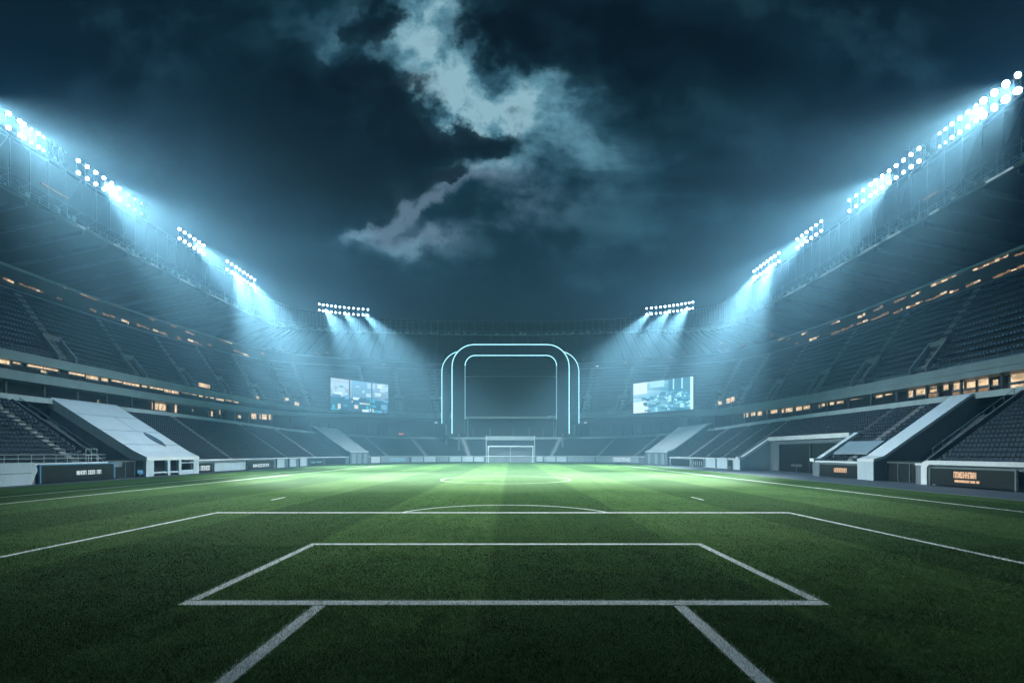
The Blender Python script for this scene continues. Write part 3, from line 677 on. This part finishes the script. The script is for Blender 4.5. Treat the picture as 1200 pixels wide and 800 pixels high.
mb = MB(); mb.box((X(546), DS, Z(488)), (X(651.5), DS + .5, Z(441.6))); mb.build('lower_panel', M['dark'], t)
mb = MB(); mb.box((X(546), DS, Z(440.8)), (X(651.5), DS + .5, Z(416.5))); mb.build('upper_panel', M['dark'], t)
mb = MB(); mb.box((X(546), DS - .15, Z(441.6) + .003), (X(652), DS + .4, Z(440.8) - .003)); mb.build('trim', M['galv'], t); mb = MB(); mb.box((X(546), DS - .15, Z(489.5)), (X(652), DS + .5, Z(488) - .003)); mb.build('trim', M['galv'], t)
for x in (548, 649): mb = MB(); mb.box((X(x) - .3, DS + .1, 10.5), (X(x) + .3, DS + .45, Z(489.6))); mb.build('support_leg', M['steel'], t)
# ---------------------------------------------------------------- the two lit screens
def screen(A, B, z0, z1, lab, fn, hollow):
    A, B = V(A), V(B); c = (A + B) / 2; c.z = z0; t = thing('video_screen', lab, 'screen', c)
    tt = (B - A).normalized(); n = V((tt.y, -tt.x, 0)); L = (B - A).length; NX, NZ = 44, 24
    vs, fs, cs = [], [], []
    for j in range(NZ + 1):
        for i in range(NX + 1):
            p = A + tt * L * i / NX; vs.append((p.x - c.x + n.x * .2, p.y - c.y + n.y * .2, (z1 - z0) * j / NZ))
    for j in range(NZ):
        for i in range(NX): fs.append((j * (NX + 1) + i, j * (NX + 1) + i + 1, (j + 1) * (NX + 1) + i + 1, (j + 1) * (NX + 1) + i)); cs.append(fn((i + .5) / NX, (j + .5) / NZ))
    me = bpy.data.meshes.new('display'); me.from_pydata(vs, [], fs); at = me.attributes.new('tint', 'FLOAT_COLOR', 'FACE')
    at.data.foreach_set('color', [q for c4 in cs for q in (*[k_ ** 1.4 for k_ in c4], 1)])
    m, nt, b = newmat('display_picture'); an_ = nt.nodes.new('ShaderNodeAttribute'); an_.attribute_name = 'tint'
    b.inputs['Base Color'].default_value = (.01, .01, .01, 1); nt.links.new(an_.outputs[0], b.inputs['Emission Color']); b.inputs['Emission Strength'].default_value = 1.05; m.cycles.emission_sampling = 'NONE'
    me.materials.append(m); o = bpy.data.objects.new('display', me); COL.objects.link(o); o.parent = t
    mb = MB(); w = .35; zc = (z0 + z1) / 2
    mb.obox(V(((A.x + B.x) / 2, (A.y + B.y) / 2, zc)) - n * .35, tt * (L / 2 + w), n * .5, V((0, 0, (z1 - z0) / 2 + w))); mb.build('casing', M['dark'], t)
    for q in (.15, .85):
        mb = MB(); p = A + tt * L * q - n * .9; mb.bar((p.x, p.y, z0 + .8), (p.x - n.x * 14, p.y - n.y * 14, z0 + 1.5), .3); mb.bar((p.x, p.y, z1 - .8), (p.x - n.x * 14, p.y - n.y * 14, z0 + 1.6), .2); mb.build('support_post', M['steel'], t)
rr = random.Random(3)
blk = [(rr.random(), rr.random() * .95, rr.uniform(.04, .14), rr.uniform(.04, .16), rr.random()) for _ in range(70)]
def f_left(x, z):
    base = [(.62, .72, .80), (.35, .60, .78), (.45, .62, .80)][min(2, int(x * 3))]; k = .45 + .6 * z
    col = [q * k * .85 for q in base]
    if z < .42: col = [.03 + .04 * z, .13 + .2 * z, .2 + .25 * z]
    for bx, bz, w, h, q in blk:
        if abs(x - bx) < w / 2 and abs(z - bz) < h / 2:
            col = [(.75, .85, .9), (.10, .45, .55), (.05, .16, .24), (.25, .45, .60), (.15, .30, .42), (.8, .72, .6)][int(q * 6) % 6]
            if bz > .5 and q > .3: col = [c_ * 1.0 for c_ in (.55, .68, .78)]
    if abs(x - .31) < .012 or abs(x - .69) < .012: col = (.07, .2, .28)
    return col
blk2 = [(rr.uniform(.2, .98), rr.random() * .6, rr.uniform(.02, .09), rr.uniform(.03, .12), rr.random()) for _ in range(90)]
def f_right(x, z):
    k = max(0, 1 - x * 1.3) * (.6 + .4 * z); w = .06 * math.sin(z * 19 + x * 6) + .05 * math.sin(z * 43 + x * 11)
    col = [max(.03, c_ + w) for c_ in (.10 + .50 * k, .34 + .46 * k, .46 + .42 * k)]
    if x < .24 and (z > .62 or z < .36): col = [.78, .88, .92]
    if .30 < x < .55 and z > .78: col = [.50, .74, .84]
    for bx, bz, w_, h_, q in blk2:
        if abs(x - bx) < w_ / 2 and abs(z - bz) < h_ / 2: col = [(.06, .20, .28), (.30, .60, .70), (.10, .30, .40), (.55, .80, .86), (.16, .42, .52)][int(q * 5) % 5]
    if x > .62 and z > .55 and math.hypot((x - .76) / .22, (z - .2) / .5) > 1: col = [.08, .26, .34] if int(x * 44) % 6 else [.55, .78, .85]
    if x > .955: col = [.7, .9, .95]
    return col
screen((-70.4, 187, 0), (-53.0, 207, 0), 21.1, 33.6, 'lit video screen with pale city picture in the left corner', f_left, 0)
screen((51.6, 200, 0), (69.0, 180, 0), 20.6, 33.0, 'lit video screen with white and cyan picture in the right corner', f_right, 0)
# ---------------------------------------------------------------- floodlight banks
SPOT = []
def spot(name, pos, tgt, power, cone, blend=.6, rad=.6, col=(.82, .95, .97), parent=None):
    l = bpy.data.lights.new(name, 'SPOT'); l.energy = power; l.spot_size = math.radians(cone); l.spot_blend = blend; l.shadow_soft_size = rad; l.color = col
    o = bpy.data.objects.new(name, l); COL.objects.link(o); o.location = V(pos) - wloc(parent)
    o.rotation_euler = (V(tgt) - V(pos)).to_track_quat('-Z', 'Y').to_euler(); o.parent = parent; return o
PW, PB = 7e3, 3.2e6
def bank(u0, u1, ncol, lab, beams, target, lit=lambda i, n: 'lamp', rowz=(1.0, 3.5), rad=.40, wide=1.0, grp='floodlight banks on the roof edge'):
    A, B = P(RIT, u0), P(RIT, u1); c = P(RIT, (u0 + u1) / 2); t = thing('floodlight_bank', lab, 'floodlight bank', c, grp)
    mb = MB(); U = [u0 + (u1 - u0) * i / (ncol - 1) for i in range(ncol)]
    for z in rowz: mb.tube([P(RIT.off(.25), u, z) for u in U], .08, 6)
    for u in U: mb.bar(P(RIT.off(.25), u, .05), P(RIT.off(.25), u, rowz[-1] + .6), .07)
    mb.build('support_frame', M['steel'], t)
    aim = (V(target) - c).normalized(); flat = (V((0, 20, 30)) - c).normalized(); face = (aim + flat * .8).normalized()
    for z in rowz:
        for i, u in enumerate(U):
            p = P(RIT, u, z) + face * .15; kind = lit(i, ncol)
            hb = MB(); hb.tube([p - face * .5, p - face * .2, p], rad * .72, 14); n0 = len(hb.v)
            hb.tube([p - face * .05, p + face * .14], rad * 1.06, 14, cap=False); hs = hb.build('lamp', M['dark'], t)
            lb = MB(); lb.disc(p + face * .12, (face + V((random.uniform(-.2, .2), random.uniform(-.2, .2), random.uniform(-.15, .15)))).normalized(), rad * random.uniform(.84, 1.0), 16); lb.build('lens', M[kind], hs)
    ctr = c + V((0, 0, sum(rowz) / len(rowz)))
    for q in ((.2, .8) if wide else ()):
        pw = P(RIT, u0 + (u1 - u0) * q, sum(rowz) / len(rowz)) + face * 1.6
        spot('wide_light', pw, pw + face * 50 + V((0, 0, -8)), PW * wide, 146, 1.0, 2.2, (.20, .60, 1.0), parent=t)
    for fr, tg, cone, k in beams:
        p = P(RIT, u0 + (u1 - u0) * fr, sum(rowz) / len(rowz)) + face * 1.0
        spot('beam_light', p, tg, PB * k, cone, 1.0, .5, parent=t)
fu = lambda x: find_u(RIT, x)
Lh = ('lamp', 'lampdim', 'glassoff')
bank(62 / 175, fu(22), 14, 'large floodlight bank cut by the left edge of the photo', [(.72, (-8, 50, 0), 42, .12), (.95, (-4, 56, 0), 42, .12)], (0, 110, 0), rad=.42)
bank(fu(27), fu(44), 3, 'three column row of half lit lamps beside the left edge bank', [], (0, 110, 0), lambda i, n: ('lamp', 'lampdim', 'lamp')[i % 3], rad=.36, wide=0, grp='weak lamp rows')
bank(fu(50), fu(76), 5, 'unlit lamp row between the two nearest left banks', [], (0, 110, 0), lambda i, n: 'glassoff' if i else 'lampdim', rad=.36, wide=0, grp='weak lamp rows')
bank(fu(91), fu(139), 6, 'bright twelve lamp floodlight bank, second from left edge', [(.5, (-14, 96, 0), 54, .42), (.4, (57, 84, 3), 26, .10)], (0, 115, 0), rad=.40)
bank(fu(150), fu(172), 4, 'small dim lamp row right of the twelve lamp left bank', [], (0, 110, 0), lambda i, n: 'lampdim' if i < 3 else 'glassoff', rad=.33, wide=0, grp='weak lamp rows')
bank(fu(210), fu(238), 6, 'floodlight bank in the middle of the left roof edge', [(.5, (-18, 146, 0), 54, .75), (.3, (4, 207, 6), 22, .32)], (0, 120, 0))
bank(fu(266), fu(298), 8, 'floodlight bank throwing a broad misty beam from the left roof', [(.2, (-30, 78, 0), 16, .75), (.8, (-23, 90, 0), 16, .75)], (-40, 150, 0))
bank(fu(374), fu(431), 12, 'wide floodlight bank with three beams on the far left curve', [(.1, (-12, 84, 0), 13, .6), (.5, (-5, 92, 0), 13, .6), (.9, (2, 100, 0), 13, .6)], (-15, 150, 0))
bank(fu(758), fu(812), 12, 'wide floodlight bank with three beams on the far right curve', [(.1, (-3, 100, 0), 13, .6), (.5, (4, 92, 0), 13, .6), (.9, (11, 84, 0), 13, .6)], (12, 150, 0))
bank(fu(884), fu(913), 8, 'floodlight bank throwing a broad misty beam from the right roof', [(.2, (21, 90, 0), 16, .75), (.8, (28, 78, 0), 16, .75)], (38, 150, 0))
bank(fu(935), fu(963), 6, 'floodlight bank in the middle of the right roof edge', [(.5, (12, 146, 0), 54, .75), (.3, (-8, 207, 6), 22, .32)], (0, 120, 0))
bank(fu(1027), fu(1078), 7, 'bright fourteen lamp floodlight bank, second from right edge', [(.5, (10, 96, 0), 54, .42), (.4, (-68, 92, 4), 26, .13)], (0, 115, 0), rad=.40)
bank(fu(996), fu(1021), 4, 'row of small lit lamps left of the fourteen lamp right bank', [], (0, 110, 0), rad=.34, wide=0, grp='weak lamp rows')
bank(fu(1083), fu(1109), 5, 'unlit lamp row between the two nearest right banks', [], (0, 110, 0), lambda i, n: 'glassoff' if i < 3 else 'lampdim', rad=.36, wide=0, grp='weak lamp rows')
bank(fu(1117), fu(1145), 4, 'row of lit small lamps left of the largest right bank', [], (0, 110, 0), rad=.36, wide=0, grp='weak lamp rows')
bank(fu(1154), 4 - 58 / 175, 14, 'largest floodlight bank cut by the right edge of the photo', [(.05, (2, 56, 0), 42, .12), (.25, (6, 50, 0), 42, .12)], (0, 110, 0), rad=.6)
for x, h, lab in ((131, 9, 'thin mast standing on the left roof behind the twelve lamp bank'), (1033, 11, 'taller thin mast on the right roof'), (1049, 8, 'shorter thin mast on the right roof'), (835, 7, 'thin mast on the roof between the two far right banks'), (732, 5, 'thin mast on the roof left of the far right bank')):
    p = P(RIT.off(6, -.8), fu(x)); mb = MB(); mb.tube([p, p + V((0, 0, h))], .12, 6); mb.bar(p + V((-.7, 0, h - .8)), p + V((.7, 0, h - .8)), .06); mb.obox(p + V((.5, 0, h - .6)), (.15, 0, 0), (0, .15, 0), (0, 0, .15)); tag(mb.build('mast', M['steel']), lab, 'mast')
# ---------------------------------------------------------------- ground
def sheet(name, x0, x1, y0, y1, z, mat, th=0.0):
    mb = MB()
    if th: mb.box((x0, y0, z - th), (x1, y1, z))
    else: mb.poly([(x0, y0, z), (x1, y0, z), (x1, y1, z), (x0, y1, z)])
    return tag(mb.build(name, mat), kind='structure')
sheet('ground', -165, 155, -25, 290, -.08, M['ground'])
mb = MB(); U = us(0, 4, .03); o_ = BASE.off(26)
mb.poly([P(o_, u, -.02) for u in U]); tag(mb.build('pavement', M['pave']), kind='structure')
m, nt, b = newmat('turf'); pos = objpos(nt); sep = nt.nodes.new('ShaderNodeSeparateXYZ'); nt.links.new(pos, sep.inputs[0])
n1 = noise(nt, pos, .12, 5, .6); n2 = noise(nt, pos, 2.2, 6, .7); n3 = noise(nt, pos, 26, 4, .7)
wob = (N(nt, n2.outputs[0]) - .5) * .7
st_ = ((N(nt, sep.outputs[0]) + wob + .8) * (math.pi / 8.5)).f('SINE').smooth(-.12, .12)
mp = nt.nodes.new('ShaderNodeMapping'); nt.links.new(pos, mp.inputs[0]); mp.inputs['Scale'].default_value = (1.4, .05, 1); nst = noise(nt, mp.outputs[0], 1.0, 4, .6)
f = (N(nt, n1.outputs[0]) * .3 + N(nt, n2.outputs[0]) * .35 + N(nt, n3.outputs[0]) * .15 + N(nt, nst.outputs[0]) * .2 - .5) * 1.5 + .5
g1 = ramp(nt, f, [(.36, (.042, .088, .024)), (.64, (.096, .172, .050))])
nt.links.new(mixc(nt, st_ * .6, g1, (.028, .064, .018)), b.inputs['Base Color'])
b.inputs['Roughness'].default_value = .85; b.inputs['Specular IOR Level'].default_value = .04
bp = nt.nodes.new('ShaderNodeBump'); bp.inputs['Strength'].default_value = .7; bp.inputs['Distance'].default_value = .05
nt.links.new((N(nt, n3.outputs[0]) + N(nt, n2.outputs[0]) * .6).s, bp.inputs['Height']); nt.links.new(bp.outputs[0], b.inputs['Normal'])
M['turf'] = m
sheet('pitch', -61, 45.6, -24, 208.6, .03, M['turf'], .04)
ZL = .036
LINES = []
def rect(name, x0, x1, y0, y1): LINES.append((x0, x1, y0, y1)); return sheet(name, x0, x1, y0, y1, ZL, M['line'])
w = .10
def frame_line(name, segs):
    mb = MB()
    for x0, x1, y0, y1 in segs: LINES.append((x0, x1, y0, y1)); e = .035; mb.poly([(x0 + e, y0 + e, ZL), (x1 - e, y0 + e, ZL), (x1 - e, y1 - e, ZL), (x0 + e, y1 - e, ZL)])
    tag(mb.build(name, M['line']), kind='structure')
frame_line('goal_area_line', [(-9.35, 9.0, 13.36, 13.82), (-9.35, 9.0, 22.1, 22.5), (-9.35, -8.99, 13.823, 22.097), (8.64, 9.0, 13.823, 22.097)])
frame_line('goal_mouth_line', [(-5.52, -5.12, -3, 13.357), (4.52, 4.92, -3, 13.357)])
frame_line('penalty_area_line', [(-21.0, 19.95, 33.7, 34.2), (-21.0, -20.66, -5, 33.697), (19.61, 19.95, -5, 33.697)])
rect('touchline', -42.35, -42.05, -10, 200); rect('warning_line', -48.6, -48.42, -10, 200); rect('touchline', 36.7, 37.0, -10, 200); rect('warning_line', 45.25, 45.4, -10, 204)
rect('goal_line', -42.04, 36.69, 199.8, 200); rect('tick_line', -21.6, -21.4, 43, 45.6); rect('tick_line', 17.3, 17.5, 43, 45.8)
def ringline(name, cx, cy, r, a0, a1, w):
    mb = MB(); n = 96
    for i in range(n):
        t0, t1 = a0 + (a1 - a0) * i / n, a0 + (a1 - a0) * (i + 1) / n
        f_ = lambda t, rr_: (cx + math.cos(t) * rr_, cy + math.sin(t) * rr_, ZL)
        mb.poly([f_(t0, r - w), f_(t0, r + w), f_(t1, r + w), f_(t1, r - w)])
    tag(mb.build(name, M['line']), kind='structure')
a = math.acos(7.35 / 7.96); ringline('penalty_arc', -.4, 38.9 - 7.96, 7.96, a + .01, math.pi - a - .01, .11)
ringline('centre_circle', -.7, 76, 10.2, 0, 2 * math.pi, .06)
# grass blades near the camera
NB = 330000
D = 7.5 * (52 / 7.5) ** rng.random(NB) ; D = np.where(rng.random(NB) < .35, 7.5 * (22 / 7.5) ** rng.random(NB), D)
Xb = (rng.random(NB) * 2 - 1) * (D * 1.13 + 1.5); ok = (Xb > -60) & (Xb < 45); D, Xb = D[ok], Xb[ok]; NB = len(D)
sc = np.clip(D / 10, .8, 4); hb = (.035 + .035 * rng.random(NB)) * np.clip(1.15 - D / 75, .4, 1) ; wb = (.0045 + .003 * rng.random(NB)) * sc
clump = .75 + .5 * (np.sin(Xb * 1.7 + np.sin(D * 2.1) * 1.3) * np.sin(D * 1.9 + np.sin(Xb * 1.3)) * .5 + .5); hb *= clump
th = rng.random(NB) * 2 * np.pi; ln = rng.normal(0, .5, (NB, 2)) * hb[:, None]
v = np.empty((NB, 3, 3)); dx, dy = np.cos(th) * wb, np.sin(th) * wb
v[:, 0] = np.stack([Xb - dx, D - dy, np.full(NB, .028)], 1); v[:, 1] = np.stack([Xb + dx, D + dy, np.full(NB, .028)], 1); v[:, 2] = np.stack([Xb + ln[:, 0], D + ln[:, 1], .03 + hb], 1)
me = fastmesh('grass', v.reshape(-1, 3), np.arange(NB * 3).reshape(-1, 3))
white = np.zeros(NB, bool); jx = Xb + rng.normal(0, .028, NB); jy = D + rng.normal(0, .03, NB)
for x0, x1, y0, y1 in LINES: white |= (jx > x0 - .01) & (jx < x1 + .01) & (jy > y0 - .02) & (jy < y1 + .02)
rr2 = np.hypot(Xb + .4, D - (38.9 - 7.96)); white |= (abs(rr2 - 7.96) < .14) & (D > 34)
white &= rng.random(NB) < .95
k = rng.random(NB)[:, None]; colr = (1 - k) * np.array([[.038, .082, .022]]) + k * np.array([[.094, .172, .050]])
pn = np.zeros(NB)
for _ in range(26):
    fx, fy, ph_ = rng.normal(0, 2.6), rng.normal(0, 1.5), rng.random() * 6.28; pn += np.sin(Xb * fx + D * fy + ph_)
pn = np.clip(pn / math.sqrt(13), -1.6, 1.6)[:, None]; colr = colr * (1 + .26 * pn)
strp = (np.sin((Xb + .8) * np.pi / 8.5) > 0)[:, None]; colr = np.where(strp, colr * .66, colr)
colr = np.where(white[:, None], np.array([[.86, .87, .84]]) * (.75 + .3 * k), colr)
at = me.attributes.new('tint', 'FLOAT_COLOR', 'FACE'); at.data.foreach_set('color', np.concatenate([colr, np.ones((NB, 1))], 1).reshape(-1).astype(np.float32))
m, nt, b = newmat('grass_blade'); an_ = nt.nodes.new('ShaderNodeAttribute'); an_.attribute_name = 'tint'; nt.links.new(an_.outputs[0], b.inputs['Base Color']); b.inputs['Roughness'].default_value = .6; b.inputs['Specular IOR Level'].default_value = .2
me.materials.append(m); o = bpy.data.objects.new('grass', me); COL.objects.link(o); tag(o, 'short green grass blades on the near pitch', 'grass', None, 'stuff')
# ---------------------------------------------------------------- haze
HAZE_D = .00078
mb = MB(); mb.box((-170, -28, -1.1), (160, 295, 76)); hz = mb.build('haze', [])
m = bpy.data.materials.new('haze_air'); m.use_nodes = True; nt = m.node_tree; nt.nodes.clear()
out = nt.nodes.new('ShaderNodeOutputMaterial'); pv = nt.nodes.new('ShaderNodeVolumePrincipled'); pv.inputs['Color'].default_value = (.36, .74, 1.0, 1); pv.inputs['Density'].default_value = HAZE_D; pv.inputs['Anisotropy'].default_value = .6
nt.links.new(pv.outputs[0], out.inputs['Volume']); hz.data.materials.append(m); tag(hz, 'thin blue night haze filling the stadium bowl', 'haze', None, 'stuff')
# ---------------------------------------------------------------- sky
W = bpy.data.worlds.new('World'); S.world = W; W.use_nodes = True; nt = W.node_tree; nt.nodes.clear()
tc = nt.nodes.new('ShaderNodeTexCoord'); sp_ = nt.nodes.new('ShaderNodeSeparateXYZ'); nt.links.new(tc.outputs['Generated'], sp_.inputs[0])
dx_, dy_, dz_ = (N(nt, q) for q in sp_.outputs)
dy2 = dy_.f('ABSOLUTE').max(.12)
su, sv = dx_ / dy2, dz_ / dy2
cb = nt.nodes.new('ShaderNodeCombineXYZ'); nt.links.new(su.s, cb.inputs[0]); nt.links.new(sv.s, cb.inputs[1]); uv = cb.outputs[0]
wn = noise(nt, uv, 4.5, 10, .62); wsep = nt.nodes.new('ShaderNodeSeparateColor'); nt.links.new(wn.outputs['Color'], wsep.inputs[0])
wu = su + (N(nt, wsep.outputs[0]) - .5) * .34; wv = sv + (N(nt, wsep.outputs[1]) - .5) * .30
wc_ = nt.nodes.new('ShaderNodeCombineXYZ'); nt.links.new(wu.s, wc_.inputs[0]); nt.links.new(wv.s, wc_.inputs[1]); wuv = wc_.outputs[0]
def blob(x, y, rx, ry, rot=0.0):
    cx, cy = (x - VPX) / F, (VPY - y) / F; a, b_ = wu - cx, wv - cy; c_, s__ = math.cos(rot), math.sin(rot)
    p = (a * c_ + b_ * s__) * (F / rx); q = (b_ * c_ - a * s__) * (F / ry)
    return ((p * p + q * q) * -1.0).f('EXPONENT', None) if False else (p * p + q * q)._m('MULTIPLY', -1.0)._m('EXPONENT')
bright = blob(497, 15, 60, 70) + blob(522, 95, 58, 44) + blob(590, 122, 72, 34) + blob(405, 45, 62, 40) * .55 + blob(552, 200, 78, 24, .4) * .8 + blob(470, 245, 60, 14, .35) * .55 + blob(478, 285, 42, 12) * .6 + blob(420, 268, 32, 11) * .5
darkb = blob(385, 130, 100, 62) + blob(445, 112, 56, 50) * 1.0 + blob(420, 205, 110, 45) + blob(545, 152, 62, 24) * 1.5 + blob(720, 40, 160, 62, -.12) * 1.2 + blob(600, 35, 50, 46) * .9 + blob(440, 18, 26, 24) * 1.1 + blob(528, 206, 22, 12) * 1.0 + blob(250, 120, 190, 130) * .6 + blob(900, 60, 220, 130) * .5
dn = noise(nt, uv, 6.5, 14, .60, .1); dn2 = noise(nt, uv, 2.6, 8, .6, .3); dn3 = noise(nt, uv, 16, 8, .6, .2); dn4 = noise(nt, wuv, 11, 12, .58, .0)
nz = (N(nt, dn.outputs[0]) - .5) * 3.6; nf = (N(nt, dn4.outputs[0]) - .5) * 3.2
# glow of the sky behind the clouds, then dark cloud masses laid over it
lum = bright.min(1.35) * (nz * .55 + nf * .50 + .56)
veil = blob(690, 150, 95, 120, .6) * 1.15 + blob(620, 215, 90, 50, .5) * .8 + blob(800, 220, 210, 120) * .75 + blob(270, 20, 120, 50) * .35 + blob(560, 320, 330, 55) * .42 + blob(400, 50, 130, 90) * .5 + blob(460, 275, 130, 40) * .7 + blob(540, 110, 150, 120) * .8
mp = nt.nodes.new('ShaderNodeMapping'); nt.links.new(uv, mp.inputs[0]); mp.inputs['Rotation'].default_value = (0, 0, -.72); mp.inputs['Scale'].default_value = (1.0, 2.8, 1); sn = noise(nt, mp.outputs[0], 2.8, 10, .6, .35)
rel = (N(nt, sn.outputs[0]) * .65 + N(nt, dn.outputs[0]) * .45).smooth(.40, .70)
lum = (lum.max(.0) + (rel * .8 + .2) * veil * .30).max(.0)
lit = ramp(nt, lum, [(0, (.0014, .0058, .010)), (.15, (.006, .028, .045)), (.38, (.030, .098, .142)), (.68, (.115, .285, .37)), (1, (.29, .50, .59))])
pk = blob(520, 245, 120, 50)
lit = mixc(nt, (pk * lum.smooth(.15, .6)).min(.6), lit, (.15, .20, .28))
dk = (darkb * 1.0 - bright * .35 + nz * .34 + nf * .13).smooth(.10, .62)
edge = ((darkb * 1.0 - bright * .35 + nz * .34 + nf * .20).smooth(.3, 1.3) * -1.0 + 1.0) * (N(nt, dn4.outputs[0]) * .8 + .4)
dcol = ramp(nt, (edge * .55 + nz * .28 + nf * .10 + rel * .22 + .02).max(.0), [(.1, (.0012, .0048, .0085)), (.45, (.0035, .015, .025)), (.9, (.015, .050, .074))])
skyc = mixc(nt, dk * .94, lit, dcol)
nish = nt.nodes.new('ShaderNodeTexSky'); nish.sky_type = 'NISHITA'; nish.sun_disc = False; nish.sun_elevation = math.radians(35); nish.sun_rotation = math.radians(180)
bg1 = nt.nodes.new('ShaderNodeBackground'); nt.links.new(skyc, bg1.inputs[0]); bg1.inputs[1].default_value = 1.0
bg2 = nt.nodes.new('ShaderNodeBackground'); nt.links.new(nish.outputs[0], bg2.inputs[0]); bg2.inputs[1].default_value = .0008
ad = nt.nodes.new('ShaderNodeAddShader'); nt.links.new(bg1.outputs[0], ad.inputs[0]); nt.links.new(bg2.outputs[0], ad.inputs[1])
wo = nt.nodes.new('ShaderNodeOutputWorld'); nt.links.new(ad.outputs[0], wo.inputs[0])
W.cycles.sampling_method = 'MANUAL'; W.cycles.sample_map_resolution = 256
# ---------------------------------------------------------------- camera and render settings
cam = bpy.data.cameras.new('camera'); co = bpy.data.objects.new('camera', cam); COL.objects.link(co); S.camera = co
co.location = (0, 0, H); co.rotation_euler = (math.pi / 2, 0, 0)
cam.sensor_width = 36; cam.lens = 36 * F / 1200; cam.shift_y = (VPY - 400) / 1200; cam.shift_x = (600 - VPX) / 1200; cam.clip_end = 2000; cam.clip_start = .1
S.view_settings.view_transform = 'Standard'; S.view_settings.look = 'None'; S.view_settings.exposure = 0; S.view_settings.gamma = 1
cy = S.cycles; cy.use_denoising = True
try: cy.denoiser = 'OPENIMAGEDENOISE'; cy.denoising_input_passes = 'RGB_ALBEDO_NORMAL'; cy.denoising_prefilter = 'ACCURATE'
except Exception as e: print(e)
cy.max_bounces = 4; cy.diffuse_bounces = 2; cy.glossy_bounces = 2; cy.volume_bounces = 1; cy.transmission_bounces = 2; cy.sample_clamp_indirect = 2.0; cy.sample_clamp_direct = 0
print('seats', len(near), len(rest), 'blades', NB)
